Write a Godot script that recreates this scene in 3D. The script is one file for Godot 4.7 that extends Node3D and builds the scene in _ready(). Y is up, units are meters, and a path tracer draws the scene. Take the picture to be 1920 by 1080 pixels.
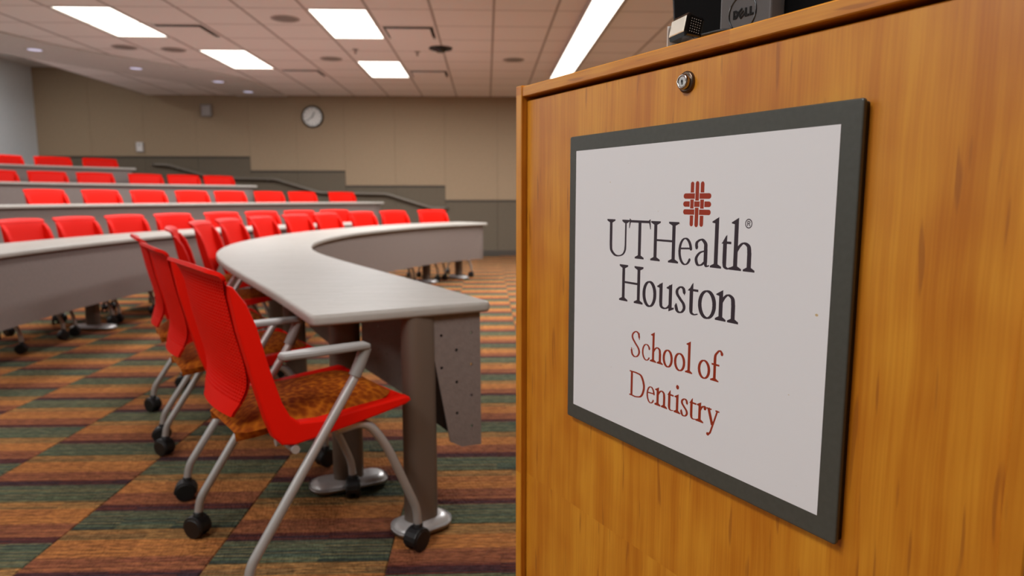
extends Node3D
# A tiered lecture room seen past a lectern: curved rows of tables with red chairs, striped carpet, tiled ceiling.

const FLAT := Basis(Vector3(1, 0, 0), Vector3(0, 0, -1), Vector3(0, 1, 0))  # outline (x, -z) becomes a horizontal slab
const CEIL := 2.705      # underside of the tiled ceiling
const HIGH := 3.14       # raised ceiling over the back rows
const FAR_Z := -11.9     # inner face of the far wall
const LEFT_X := -7.48
const RIGHT_X := 3.6
const NEAR_Z := 3.4
const TABLE := 0.70
const GX := 0.57         # ceiling grid pitch
const GZ := 0.60
const GX0 := 0.075
const GZ0 := -6.5
const LEVELS := [0.0, 0.0, 0.245, 0.49, 0.735]

var M := {}
var taken := {}
var rng := RandomNumberGenerator.new()


# ---------------------------------------------------------------- nodes
func numbered(called: String) -> String:
	var n: int = taken.get(called, 0)
	taken[called] = n + 1
	return called if n == 0 else "%s_%03d" % [called, n]

func tag(o: Node, label: String, category: String, group := "") -> void:
	o.set_meta("label", label)
	o.set_meta("category", category)
	if group != "":
		o.set_meta("group", group)

func thing(called: String, label: String, category: String, at := Vector3.ZERO, turn := 0.0, group := "") -> Node3D:
	var o := Node3D.new()
	o.name = numbered(called)
	add_child(o)
	o.position = at
	o.rotation.y = turn
	tag(o, label, category, group)
	return o

func mesh_node(called: String, mesh: Mesh, m: Material, parent: Node) -> MeshInstance3D:
	var o := MeshInstance3D.new()
	o.mesh = mesh
	o.material_override = m
	o.name = numbered(called) if parent == self else called
	parent.add_child(o, true)
	return o

func put(called: String, st: SurfaceTool, m: Material, parent: Node) -> MeshInstance3D:
	return mesh_node(called, done(st), m, parent)

func struct(called: String, st: SurfaceTool, m: Material, label: String) -> MeshInstance3D:
	var o := put(called, st, m, self)
	o.set_meta("kind", "structure")
	o.set_meta("label", label)
	o.set_meta("category", called.get_slice("_", 0))
	return o

func copy_of(o: Node3D, label := "") -> Node3D:
	var c: Node3D = o.duplicate()
	c.name = numbered(String(o.name).trim_suffix("_001"))
	add_child(c)
	if label != "":
		c.set_meta("label", label)
	return c


# ---------------------------------------------------------------- shapes
func mb() -> SurfaceTool:
	var st := SurfaceTool.new()
	st.begin(Mesh.PRIMITIVE_TRIANGLES)
	st.set_smooth_group(-1)
	return st

func done(st: SurfaceTool) -> ArrayMesh:
	st.generate_normals()
	return st.commit()

func tri(st: SurfaceTool, a: Vector3, b: Vector3, c: Vector3, ua := Vector2.ZERO, ub := Vector2.ZERO, uc := Vector2.ZERO) -> void:
	# a, b, c run counter-clockwise seen from outside
	st.set_uv(ua)
	st.add_vertex(a)
	st.set_uv(uc)
	st.add_vertex(c)
	st.set_uv(ub)
	st.add_vertex(b)

func quad(st: SurfaceTool, a: Vector3, b: Vector3, c: Vector3, d: Vector3, ua := Vector2.ZERO, ub := Vector2.ZERO, uc := Vector2.ZERO, ud := Vector2.ZERO) -> void:
	tri(st, a, b, c, ua, ub, uc)
	tri(st, a, c, d, ua, uc, ud)

func area(p: PackedVector2Array) -> float:
	var s := 0.0
	for i in p.size():
		s += p[i].cross(p[(i + 1) % p.size()])
	return s

func inset(p: PackedVector2Array, d: float) -> PackedVector2Array:
	var o := PackedVector2Array()
	var n := p.size()
	for i in n:
		var e0 := (p[i] - p[(i + n - 1) % n]).normalized()
		var e1 := (p[(i + 1) % n] - p[i]).normalized()
		var n0 := Vector2(-e0.y, e0.x)
		var n1 := Vector2(-e1.y, e1.x)
		o.append(p[i] + (n0 + n1) * (d / maxf(1.0 + n0.dot(n1), 0.3)))
	return o

func prism(st: SurfaceTool, outline: PackedVector2Array, z0: float, z1: float, bevel := 0.0, xf := Transform3D(), steps := 1, smooth := false) -> void:
	# an outline in x, y drawn out along z, its edges chamfered or rounded
	var p := outline
	if area(p) < 0.0:
		p = outline.duplicate()
		p.reverse()
	var rings := []
	if bevel > 0.0:
		for k in steps + 1:
			var t := PI / 2.0 * k / steps
			rings.append([bevel * (1.0 - sin(t)), z0 + bevel * (1.0 - cos(t))])
		for k in steps + 1:
			var t := PI / 2.0 * k / steps
			rings.append([bevel * (1.0 - cos(t)), z1 - bevel * (1.0 - sin(t))])
	else:
		rings = [[0.0, z0], [0.0, z1]]
	var n := p.size()
	var loops := []
	for r in rings:
		loops.append(inset(p, r[0]))
	if smooth:
		st.set_smooth_group(1)
	for k in rings.size() - 1:
		var along := 0.0
		for i in n:
			var j := (i + 1) % n
			var l := p[i].distance_to(p[j])
			var za: float = rings[k][1]
			var zb: float = rings[k + 1][1]
			var a: Vector2 = loops[k][i]
			var b: Vector2 = loops[k][j]
			var c: Vector2 = loops[k + 1][j]
			var d: Vector2 = loops[k + 1][i]
			quad(st, xf * Vector3(a.x, a.y, za), xf * Vector3(b.x, b.y, za), xf * Vector3(c.x, c.y, zb), xf * Vector3(d.x, d.y, zb),
				Vector2(along, za), Vector2(along + l, za), Vector2(along + l, zb), Vector2(along, zb))
			along += l
	st.set_smooth_group(-1)
	for side in 2:
		var loop: PackedVector2Array = loops[0] if side == 0 else loops[-1]
		var z: float = rings[0][1] if side == 0 else rings[-1][1]
		var ids := Geometry2D.triangulate_polygon(loop)
		for k in range(0, ids.size(), 3):
			var a := loop[ids[k]]
			var b := loop[ids[k + 1]]
			var c := loop[ids[k + 2]]
			if ((b - a).cross(c - a) < 0.0) != (side == 0):
				var s := b
				b = c
				c = s
			tri(st, xf * Vector3(a.x, a.y, z), xf * Vector3(b.x, b.y, z), xf * Vector3(c.x, c.y, z), a, b, c)

func rect(x0: float, y0: float, x1: float, y1: float) -> PackedVector2Array:
	return PackedVector2Array([Vector2(x0, y0), Vector2(x1, y0), Vector2(x1, y1), Vector2(x0, y1)])

func round_rect(x0: float, y0: float, x1: float, y1: float, r: float, n := 5) -> PackedVector2Array:
	var p := PackedVector2Array()
	var cs := [Vector2(x1 - r, y0 + r), Vector2(x1 - r, y1 - r), Vector2(x0 + r, y1 - r), Vector2(x0 + r, y0 + r)]
	for k in 4:
		for i in n + 1:
			var t := -PI / 2 + PI / 2 * (k + float(i) / n)
			p.append(cs[k] + Vector2(cos(t), sin(t)) * r)
	return p

func ellipse(c: Vector2, rx: float, ry: float, n := 20) -> PackedVector2Array:
	var p := PackedVector2Array()
	for i in n:
		p.append(c + Vector2(cos(TAU * i / n) * rx, sin(TAU * i / n) * ry))
	return p

func box(st: SurfaceTool, lo: Vector3, hi: Vector3, bevel := 0.0, xf := Transform3D()) -> void:
	prism(st, rect(lo.x, lo.y, hi.x, hi.y), lo.z, hi.z, bevel, xf)

func slab(st: SurfaceTool, outline: PackedVector2Array, y0: float, y1: float, bevel := 0.0, steps := 1, smooth := false) -> void:
	# an outline in plan (x, z) as a horizontal slab
	var p := PackedVector2Array()
	for v in outline:
		p.append(Vector2(v.x, -v.y))
	prism(st, p, y0, y1, bevel, Transform3D(FLAT, Vector3.ZERO), steps, smooth)

func fillet(pts: Array, r: float, n := 6) -> PackedVector3Array:
	var o := PackedVector3Array([pts[0]])
	for i in range(1, pts.size() - 1):
		var a: Vector3 = (pts[i - 1] - pts[i])
		var b: Vector3 = (pts[i + 1] - pts[i])
		var d := minf(r, minf(a.length(), b.length()) * 0.45)
		var p0: Vector3 = pts[i] + a.normalized() * d
		var p1: Vector3 = pts[i] + b.normalized() * d
		for k in n + 1:
			var t := float(k) / n
			o.append(p0.lerp(pts[i], t).lerp(pts[i].lerp(p1, t), t))
	o.append(pts[-1])
	return o

func tube(st: SurfaceTool, pts: PackedVector3Array, radius: float, sides := 10, flat := 1.0, up := Vector3.ZERO) -> void:
	var rings := []
	var frame := Vector3.ZERO
	for i in pts.size():
		var t := (pts[mini(i + 1, pts.size() - 1)] - pts[maxi(i - 1, 0)]).normalized()
		if frame == Vector3.ZERO:
			frame = up if up != Vector3.ZERO else (Vector3.UP if absf(t.y) < 0.9 else Vector3.RIGHT)
		frame = (frame - t * frame.dot(t)).normalized()
		var side := t.cross(frame)
		var ring := PackedVector3Array()
		for k in sides:
			var a := TAU * k / sides
			ring.append(pts[i] + frame * (cos(a) * radius * flat) + side * (sin(a) * radius))
		rings.append(ring)
	st.set_smooth_group(2)
	for i in pts.size() - 1:
		for k in sides:
			var j := (k + 1) % sides
			quad(st, rings[i][k], rings[i][j], rings[i + 1][j], rings[i + 1][k])
	st.set_smooth_group(-1)
	for k in range(1, sides - 1):
		tri(st, rings[0][0], rings[0][k + 1], rings[0][k])
		tri(st, rings[-1][0], rings[-1][k], rings[-1][k + 1])

func lathe(st: SurfaceTool, profile: Array, n := 24, xf := Transform3D()) -> void:
	# profile of (radius, y) from bottom to top
	for k in profile.size() - 1:
		st.set_smooth_group(10 + k if profile[k].x == 0.0 or profile[k + 1].x == 0.0 else 3)
		for i in n:
			var a := TAU * i / n
			var b := TAU * (i + 1) / n
			var p: Vector2 = profile[k]
			var q: Vector2 = profile[k + 1]
			var v := [Vector3(cos(a) * p.x, p.y, -sin(a) * p.x), Vector3(cos(b) * p.x, p.y, -sin(b) * p.x), Vector3(cos(b) * q.x, q.y, -sin(b) * q.x), Vector3(cos(a) * q.x, q.y, -sin(a) * q.x)]
			if p.x > 0.0:
				tri(st, xf * v[0], xf * v[1], xf * v[2])
			if q.x > 0.0:
				tri(st, xf * v[0], xf * v[2], xf * v[3])
	st.set_smooth_group(-1)

func sheet(st: SurfaceTool, f: Callable, nu: int, nv: int, thick: float, uv := Vector2.ONE) -> void:
	# a curved sheet f(u, v) with thickness, closed at its rims; u to the right and v up seen from its front
	var p := []
	var q := []
	for j in nv + 1:
		var a := PackedVector3Array()
		for i in nu + 1:
			a.append(f.call(float(i) / nu, float(j) / nv))
		p.append(a)
	for j in nv + 1:
		var b := PackedVector3Array()
		for i in nu + 1:
			var du: Vector3 = p[j][mini(i + 1, nu)] - p[j][maxi(i - 1, 0)]
			var dv: Vector3 = p[mini(j + 1, nv)][i] - p[maxi(j - 1, 0)][i]
			b.append(p[j][i] - du.cross(dv).normalized() * thick)
		q.append(b)
	for side in 2:
		st.set_smooth_group(4 + side)
		var s: Array = p if side == 0 else q
		for j in nv:
			for i in nu:
				var u := [Vector2(float(i) / nu, float(j) / nv) * uv, Vector2(float(i + 1) / nu, float(j) / nv) * uv, Vector2(float(i + 1) / nu, float(j + 1) / nv) * uv, Vector2(float(i) / nu, float(j + 1) / nv) * uv]
				if side == 0:
					quad(st, s[j][i], s[j][i + 1], s[j + 1][i + 1], s[j + 1][i], u[0], u[1], u[2], u[3])
				else:
					quad(st, s[j][i + 1], s[j][i], s[j + 1][i], s[j + 1][i + 1], u[1], u[0], u[3], u[2])
	st.set_smooth_group(6)
	for i in nu:
		quad(st, q[0][i], q[0][i + 1], p[0][i + 1], p[0][i])
		quad(st, p[nv][i], p[nv][i + 1], q[nv][i + 1], q[nv][i])
	for j in nv:
		quad(st, p[j][0], p[j + 1][0], q[j + 1][0], q[j][0])
		quad(st, p[j + 1][nu], p[j][nu], q[j][nu], q[j + 1][nu])
	st.set_smooth_group(-1)

func spline(pts: Array, n := 6) -> PackedVector2Array:
	var o := PackedVector2Array()
	var m := pts.size()
	for i in m - 1:
		var b: Vector2 = pts[i]
		var c: Vector2 = pts[i + 1]
		var a: Vector2 = pts[i - 1] if i > 0 else b * 2.0 - c
		var d: Vector2 = pts[i + 2] if i + 2 < m else c * 2.0 - b
		for k in n:
			var t := float(k) / n
			o.append(0.5 * (2.0 * b + (c - a) * t + (2.0 * a - 5.0 * b + 4.0 * c - d) * t * t + (3.0 * b - a - 3.0 * c + d) * t * t * t))
	o.append(pts[-1])
	return o

func offset(c: PackedVector2Array, d: float) -> PackedVector2Array:
	# moved outwards, away from the front of the room
	var o := PackedVector2Array()
	for i in c.size():
		var t := (c[mini(i + 1, c.size() - 1)] - c[maxi(i - 1, 0)]).normalized()
		o.append(c[i] + Vector2(t.y, -t.x) * d)
	return o

func along(c: PackedVector2Array, s: float) -> Array:
	# [point, tangent] at the distance s
	var left := s
	for i in c.size() - 1:
		var l := c[i].distance_to(c[i + 1])
		if left <= l or i == c.size() - 2:
			return [c[i].lerp(c[i + 1], left / l), (c[i + 1] - c[i]).normalized()]
		left -= l
	return []

func reach(c: PackedVector2Array) -> float:
	var l := 0.0
	for i in c.size() - 1:
		l += c[i].distance_to(c[i + 1])
	return l


# ---------------------------------------------------------------- materials
func plain(r: float, g: float, b: float, rough := 0.6, metal := 0.0, spec := 0.5) -> StandardMaterial3D:
	var m := StandardMaterial3D.new()
	m.albedo_color = Color(r, g, b)
	m.roughness = rough
	m.metallic = metal
	m.metallic_specular = spec
	return m

func tex(im: Image) -> ImageTexture:
	im.generate_mipmaps()
	return ImageTexture.create_from_image(im)

func noise(sd: int, freq: float, kind := FastNoiseLite.TYPE_SIMPLEX_SMOOTH, oct := 3) -> FastNoiseLite:
	var n := FastNoiseLite.new()
	n.seed = sd
	n.frequency = freq
	n.noise_type = kind
	n.fractal_octaves = oct
	return n

func speckle(sd: int, low: Color, high: Color, freq := 0.05, size := 256) -> NoiseTexture2D:
	var t := NoiseTexture2D.new()
	t.width = size
	t.height = size
	t.seamless = true
	t.noise = noise(sd, freq)
	var g := Gradient.new()
	g.set_color(0, low)
	g.set_color(1, high)
	t.color_ramp = g
	return t

func bumps(sd: int, freq: float, size := 256) -> NoiseTexture2D:
	var t := NoiseTexture2D.new()
	t.width = size
	t.height = size
	t.seamless = true
	t.as_normal_map = true
	t.bump_strength = 4.0
	t.noise = noise(sd, freq)
	return t

func mottled(sd: int, low: Color, high: Color, rough: float, scale := 1.0, relief := 0.0, freq := 0.05) -> StandardMaterial3D:
	var m := plain(1, 1, 1, rough)
	m.albedo_texture = speckle(sd, low, high, freq)
	m.uv1_triplanar = true
	m.uv1_scale = Vector3.ONE * scale
	if relief > 0.0:
		m.normal_enabled = true
		m.normal_texture = bumps(sd + 1, 0.12)
		m.normal_scale = relief
	return m

func wood_image(upright: bool) -> Image:
	# maple veneer: long streaks, fine pores and a few mineral lines
	var w := 768
	var im := Image.create(w, w, false, Image.FORMAT_RGB8)
	var broad := noise(3, 0.009, FastNoiseLite.TYPE_SIMPLEX_SMOOTH, 2)
	var fine := noise(7, 0.05, FastNoiseLite.TYPE_SIMPLEX_SMOOTH, 2)
	var thin := noise(11, 0.22, FastNoiseLite.TYPE_SIMPLEX, 1)
	var figure := noise(17, 0.011, FastNoiseLite.TYPE_SIMPLEX_SMOOTH, 2)
	var dark := Color(0.725, 0.425, 0.065)
	var light := Color(0.835, 0.565, 0.15)
	var line := Color(0.56, 0.31, 0.08)
	for j in w:
		for i in w:
			var wave := figure.get_noise_2d(i * 0.6, j * 0.35) * 4.0
			var v := 0.5 + broad.get_noise_2d(i + wave, j * 0.06) * 0.6 + fine.get_noise_2d(i + wave, j * 0.035) * 0.34 + thin.get_noise_2d(i + wave * 0.5, j * 0.02) * 0.16
			v += figure.get_noise_2d(i * 0.9 + 500.0, j * 0.7) * 0.30
			var c := dark.lerp(light, clampf(v, 0.0, 1.0))
			var s := fine.get_noise_2d(i * 1.1 + wave + 900.0, j * 0.09 + 300.0)
			if s > 0.56:
				c = c.lerp(line, clampf((s - 0.56) * 4.0, 0.0, 0.5))
			if upright:
				im.set_pixel(i, j, c)
			else:
				im.set_pixel(j, i, c)
	return im

func carpet_image() -> Image:
	# four repeats of the carpet's bands, drawn yarn by yarn; rows run away from the first edge
	var w := 256
	var h := 1024
	var im := Image.create(w, h, false, Image.FORMAT_RGB8)
	var r := RandomNumberGenerator.new()
	r.seed = 21
	var drift := noise(31, 0.02, FastNoiseLite.TYPE_SIMPLEX, 2)
	var green := [Color(0.30, 0.32, 0.24), Color(0.20, 0.225, 0.20), Color(0.36, 0.335, 0.24), Color(0.25, 0.28, 0.235)]
	var maroon := [Color(0.27, 0.155, 0.145), Color(0.33, 0.18, 0.15), Color(0.20, 0.15, 0.165)]
	var rust := [Color(0.45, 0.275, 0.19), Color(0.41, 0.245, 0.18), Color(0.49, 0.305, 0.20)]
	var orange := [Color(0.56, 0.36, 0.20), Color(0.59, 0.385, 0.21), Color(0.53, 0.34, 0.20)]
	var tan_ := [Color(0.50, 0.37, 0.22), Color(0.44, 0.33, 0.21), Color(0.54, 0.38, 0.22), Color(0.36, 0.29, 0.19)]
	for rep in 4:
		var cut := [0.30 + r.randf_range(-0.02, 0.02), 0.41 + r.randf_range(-0.02, 0.02), 0.61 + r.randf_range(-0.03, 0.03), 0.85 + r.randf_range(-0.03, 0.03)]
		var swap := r.randf_range(0.2, 0.8) * w
		for y in 256:
			var t := y / 256.0
			var set_: Array = green if t < cut[0] else maroon if t < cut[1] else rust if t < cut[2] else orange if t < cut[3] else tan_
			var yarn := y / 3
			var a: Color = set_[int(absf(sin(yarn * 12.9898 + rep * 4.1) * 43758.5)) % set_.size()]
			var b: Color = set_[int(absf(sin(yarn * 7.233 + rep * 9.7) * 24634.6)) % set_.size()]
			if yarn % 5 == 0 and t > cut[1]:
				a = a.lerp(Color(0.25, 0.15, 0.09), 0.35)
			for x in w:
				var c := a if x < swap else b
				var k := 1.12 + 0.28 * drift.get_noise_2d(x * 1.6, (rep * 256 + y) * 8.0) + r.randf_range(-0.10, 0.10)
				k *= 0.86 if y % 3 == 0 else 1.04
				im.set_pixel(x, rep * 256 + y, Color(c.r * k, c.g * k, c.b * k))
	return im

func hide_image() -> Image:
	# spotted seat cloth
	var w := 256
	var im := Image.create(w, w, false, Image.FORMAT_RGB8)
	var cell := noise(5, 0.055, FastNoiseLite.TYPE_CELLULAR, 1)
	cell.cellular_return_type = FastNoiseLite.RETURN_DISTANCE
	var broad := noise(6, 0.03)
	for j in w:
		for i in w:
			var d := cell.get_noise_2d(i, j) * 0.5 + 0.5
			var v := clampf((d - 0.16) * 5.0, 0.0, 1.0) * 0.75 + 0.25 * (broad.get_noise_2d(i, j) + 0.5)
			im.set_pixel(i, j, Color(0.46, 0.19, 0.04).lerp(Color(0.74, 0.42, 0.09), clampf(v, 0.0, 1.0)))
	return im

func laminate_image() -> Image:
	var w := 256
	var im := Image.create(w, w, false, Image.FORMAT_RGB8)
	var n := noise(41, 0.05)
	var f := noise(43, 0.3)
	for j in w:
		for i in w:
			var v := 0.5 + 0.5 * n.get_noise_2d(i * 0.15, j * 1.6) + 0.35 * f.get_noise_2d(i * 0.2, j)
			im.set_pixel(i, j, Color(0.585, 0.565, 0.53).lerp(Color(0.65, 0.63, 0.60), clampf(v, 0.0, 1.0)))
	return im

func make_materials() -> void:
	var wood := plain(1, 1, 1, 0.36)
	wood.albedo_texture = tex(wood_image(true))
	wood.uv1_triplanar = true
	wood.uv1_scale = Vector3.ONE * 1.55
	wood.uv1_offset = Vector3(0.31, 0.17, 0.43)
	wood.clearcoat_enabled = true
	wood.clearcoat = 0.4
	wood.clearcoat_roughness = 0.34
	M.wood = wood
	var edge: StandardMaterial3D = wood.duplicate()
	edge.albedo_texture = tex(wood_image(false))
	edge.uv1_scale = Vector3.ONE * 2.3
	M.wood_edge = edge
	var carpet := plain(1, 1, 1, 0.95, 0.0, 0.15)
	carpet.albedo_texture = tex(carpet_image())
	carpet.normal_enabled = true
	carpet.normal_texture = bumps(60, 0.2)
	carpet.normal_scale = 0.5
	M.carpet = carpet
	var red := plain(0.84, 0.085, 0.03, 0.5, 0.0, 0.2)
	red.normal_enabled = true
	red.normal_texture = bumps(70, 0.3)
	red.normal_scale = 0.12
	red.uv1_triplanar = true
	red.uv1_scale = Vector3.ONE * 6.0
	M.red = red
	var seat := plain(1, 1, 1, 0.9, 0.0, 0.2)
	seat.albedo_texture = tex(hide_image())
	seat.uv1_triplanar = true
	seat.uv1_scale = Vector3.ONE * 4.2
	M.seat = seat
	M.silver = plain(0.70, 0.69, 0.675, 0.36, 0.5)
	M.arm = plain(0.56, 0.55, 0.535, 0.45, 0.2)
	M.black = plain(0.028, 0.027, 0.028, 0.5)
	M.gloss_black = plain(0.02, 0.02, 0.022, 0.12)
	M.dark = plain(0.07, 0.065, 0.06, 0.6)
	var top := plain(1, 1, 1, 0.5, 0.0, 0.35)
	top.albedo_texture = tex(laminate_image())
	top.uv1_triplanar = true
	top.uv1_scale = Vector3.ONE * 1.3
	M.tabletop = top
	M.panel = mottled(80, Color(0.43, 0.385, 0.36), Color(0.47, 0.42, 0.395), 0.6, 3.0, 0.15)
	M.leg = plain(0.40, 0.345, 0.30, 0.45, 0.2)
	M.foot = plain(0.70, 0.69, 0.68, 0.35, 0.3)
	M.fabric = mottled(90, Color(0.56, 0.48, 0.385), Color(0.60, 0.52, 0.42), 0.95, 2.0, 0.3)
	M.wainscot = mottled(94, Color(0.35, 0.31, 0.255), Color(0.385, 0.345, 0.285), 0.9, 2.0, 0.2)
	M.wain_cap = plain(0.24, 0.21, 0.175, 0.7)
	M.white_wall = mottled(97, Color(0.80, 0.82, 0.83), Color(0.84, 0.86, 0.87), 0.9, 1.5)
	M.paint = mottled(98, Color(0.60, 0.55, 0.47), Color(0.64, 0.59, 0.51), 0.9, 1.5)
	M.tile = mottled(100, Color(0.91, 0.89, 0.88), Color(0.95, 0.935, 0.93), 0.95, 3.0, 0.3, 0.2)
	M.tbar = plain(0.66, 0.63, 0.615, 0.6)
	M.gypsum = mottled(103, Color(0.80, 0.785, 0.77), Color(0.84, 0.825, 0.81), 0.9, 1.0)
	M.white_metal = plain(0.78, 0.76, 0.74, 0.5)
	M.grey_metal = plain(0.55, 0.53, 0.51, 0.5, 0.2)
	M.rail = plain(0.43, 0.40, 0.355, 0.4, 0.2)
	M.chrome = plain(0.72, 0.70, 0.68, 0.18, 1.0)
	M.brass = plain(0.42, 0.36, 0.31, 0.3, 0.9)
	M.slate = mottled(110, Color(0.265, 0.27, 0.245), Color(0.29, 0.295, 0.27), 0.42, 8.0, 0.0)
	M.clock_face = plain(0.82, 0.82, 0.80, 0.35)
	M.monitor_grey = plain(0.30, 0.30, 0.305, 0.5, 0.1)
	M.monitor_black = plain(0.014, 0.0145, 0.017, 0.6, 0.0, 0.2)
	var glow := plain(0.95, 0.95, 0.92, 0.5)
	glow.emission_enabled = true
	glow.emission = Color(1.0, 0.985, 0.95)
	glow.emission_energy_multiplier = 3.0
	M.glow = glow
	var down := plain(0.9, 0.9, 0.95, 0.5)
	down.emission_enabled = true
	down.emission = Color(0.86, 0.86, 1.0)
	down.emission_energy_multiplier = 0.55
	M.downlight = down


# ---------------------------------------------------------------- lighting fixtures
func area_lamp(parent: Node3D, at: Vector3, sx: float, sz: float, energy: float) -> void:
	var l := AreaLight3D.new()
	l.name = "lamp"
	parent.add_child(l, true)
	l.position = at
	l.rotation.x = -PI / 2
	l.area_size = Vector2(sx, sz)
	l.light_energy = energy
	l.light_color = Color(0.985, 0.99, 1.0)
	l.area_range = 30.0
	l.area_attenuation = 2.0
	l.shadow_enabled = true

func troffer(x0: float, z0: float, label: String, lit := 5.0) -> void:
	var t := thing("ceiling_light", label, "ceiling light", Vector3(x0 + GX / 2, CEIL, z0 - GZ), 0.0, "ceiling troffers")
	var f := mb()
	var w := GX / 2 - 0.004
	var d := GZ - 0.004
	for s in [-1.0, 1.0]:
		box(f, Vector3(minf(s * w, s * (w - 0.022)), -0.004, -d), Vector3(maxf(s * w, s * (w - 0.022)), 0.03, d), 0.002)
		box(f, Vector3(-w + 0.022, -0.004, minf(s * d, s * (d - 0.022))), Vector3(w - 0.022, 0.03, maxf(s * d, s * (d - 0.022))), 0.002)
	put("frame", f, M.white_metal, t)
	var p := mb()
	box(p, Vector3(-w + 0.022, 0.006, -d + 0.022), Vector3(w - 0.022, 0.016, d - 0.022))
	put("diffuser", p, M.glow, t)
	area_lamp(t, Vector3(0, -0.008, 0), 2 * w - 0.05, 2 * d - 0.05, lit)


func _ready() -> void:
	rng.seed = 4
	# camera
	var cam := Camera3D.new()
	cam.name = "camera"
	var at := CameraAttributesPhysical.new()
	at.frustum_focal_length = 28.444
	at.frustum_focus_distance = 0.82
	at.exposure_aperture = 6.3
	at.frustum_near = 0.02
	at.frustum_far = 60.0
	add_child(cam)
	cam.attributes = at
	cam.position = Vector3(0, 1.015, 0)
	cam.rotation = Vector3(-deg_to_rad(7.5653), -deg_to_rad(2.1289), 0)
	cam.fov = 45.750
	cam.near = 0.02
	cam.current = true
	# environment: a closed room, lit by its own lamps
	var env := Environment.new()
	env.background_mode = Environment.BG_COLOR
	env.background_color = Color.BLACK
	env.tonemap_mode = Environment.TONE_MAPPER_LINEAR
	env.tonemap_exposure = 0.98
	env.sdfgi_enabled = true
	env.ssao_enabled = true
	env.ssil_enabled = true
	var we := WorldEnvironment.new()
	we.name = "world"
	we.environment = env
	add_child(we)
	make_materials()
	build_lights()
	build_shell()
	build_tables()
	build_chairs()
	build_lectern()
	build_small_things()


func build_lights() -> void:
	# lit troffers in the ceiling grid, [column, row] of their cell
	for c in [[-7, 0, "bright ceiling troffer above the second row table, beside a square vent"], [-3, 0, "bright ceiling troffer above the far half of the front row table"], [-6, 3, "bright ceiling troffer closest to the curved plaster border"], [-3, 4, "bright ceiling troffer closest to the wall with the clock"],
			[-7, -4, "bright ceiling troffer above the near half of the second row table"], [-3, -4, "bright ceiling troffer above the middle of the front row table"], [-7, -8, "bright ceiling troffer in the near corner of the tiled ceiling"],
			[-7, -12, "bright ceiling troffer by the plain near wall, on the side of the seats"], [-3, -12, "bright ceiling troffer by the plain near wall, on the side of the lectern"], [1, -11, "bright ceiling troffer behind the lectern, away from the seats"]]:
		troffer(GX0 + c[0] * GX, GZ0 - c[1] * GZ, c[2], 5.2 if c[1] >= 0 else 4.9 if c[1] < -10 else 2.0)
	for z in [-3.0, -6.2, -9.4]:
		var r := thing("ceiling_light", "rectangular troffer in the raised ceiling by the white wall, %s from the clock wall" % {-3.0: "third", -6.2: "second", -9.4: "first"}[z], "ceiling light", Vector3(-6.75, HIGH, z), 0.0, "troffers of the raised ceiling")
		var rf := mb()
		box(rf, Vector3(-0.30, -0.012, -0.60), Vector3(0.30, 0.0, 0.60), 0.004)
		put("frame", rf, M.white_metal, r)
		var rd := mb()
		box(rd, Vector3(-0.27, -0.016, -0.57), Vector3(0.27, -0.011, 0.57))
		put("diffuser", rd, M.glow, r)
		area_lamp(r, Vector3(0, -0.024, 0), 0.5, 1.1, 3.2)
	# long pendant strip along the front of the room, just under the tiles
	var x0 := 0.895
	var x1 := 1.152
	var z0 := -9.77
	var z1 := -5.0
	var t := thing("strip_light", "long bright strip light hanging just below the ceiling above the lectern", "ceiling light", Vector3((x0 + x1) / 2, CEIL - 0.05, 0))
	var w := (x1 - x0) / 2
	var f := mb()
	for s in [-1.0, 1.0]:
		box(f, Vector3(minf(s * w, s * (w + 0.012)), -0.010, z0), Vector3(maxf(s * w, s * (w + 0.012)), 0.035, z1), 0.002)
	box(f, Vector3(-w, -0.010, z0 - 0.012), Vector3(w, 0.035, z0), 0.002)
	box(f, Vector3(-w, 0.012, z0), Vector3(w, 0.02, z1))
	put("frame", f, M.white_metal, t)
	var p := mb()
	box(p, Vector3(-w, -0.004, z0), Vector3(w, 0.006, z1))
	put("diffuser", p, M.glow, t)
	for z in [-9.5, -7.4, -5.3]:
		var h := mb()
		tube(h, PackedVector3Array([Vector3(0, 0.018, z), Vector3(0, 0.049, z)]), 0.003, 6)
		put("hanger", h, M.grey_metal, t)
	for k in 2:
		var a := lerpf(z0, z1, k / 2.0)
		var b := lerpf(z0, z1, (k + 1) / 2.0)
		area_lamp(t, Vector3(0, -0.016, (a + b) / 2), 2 * w - 0.02, b - a - 0.05, 11.0)


# ---------------------------------------------------------------- the room
func row_curve(k: int) -> PackedVector2Array:
	# front edge of each row of tables in plan
	var V := func(a: Array) -> Array:
		var o := []
		for i in range(0, a.size(), 2):
			o.append(Vector2(a[i], a[i + 1]))
		return o
	var rows := [
		[0.015, -2.063, -0.224, -2.533, -0.577, -3.187, -0.787, -3.589, -0.954, -3.942, -1.075, -4.26, -1.165, -4.6, -1.225, -4.98, -1.245, -5.5, -1.196, -6.13, -1.087, -6.62, -0.904, -7.195, -0.673, -7.73, -0.395, -8.16, 0.018, -8.58],
		[-2.66, -3.1, -2.76, -3.97, -2.79, -4.6, -2.77, -5.3, -2.68, -6.0, -2.48, -6.7, -2.15, -7.4, -1.75, -8.05, -1.33, -8.6],
		[-4.36, -4.6, -4.3, -5.8, -4.08, -6.9, -3.65, -8.0, -3.05, -9.0, -2.3, -9.9, -1.56, -10.6],
		[-5.95, -6.2, -5.6, -7.4, -5.0, -8.6, -4.2, -9.6, -3.4, -10.4],
		[-6.45, -8.4, -6.0, -9.15, -5.55, -9.7, -5.05, -10.2]]
	return spline(V.call(rows[k]))

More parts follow.
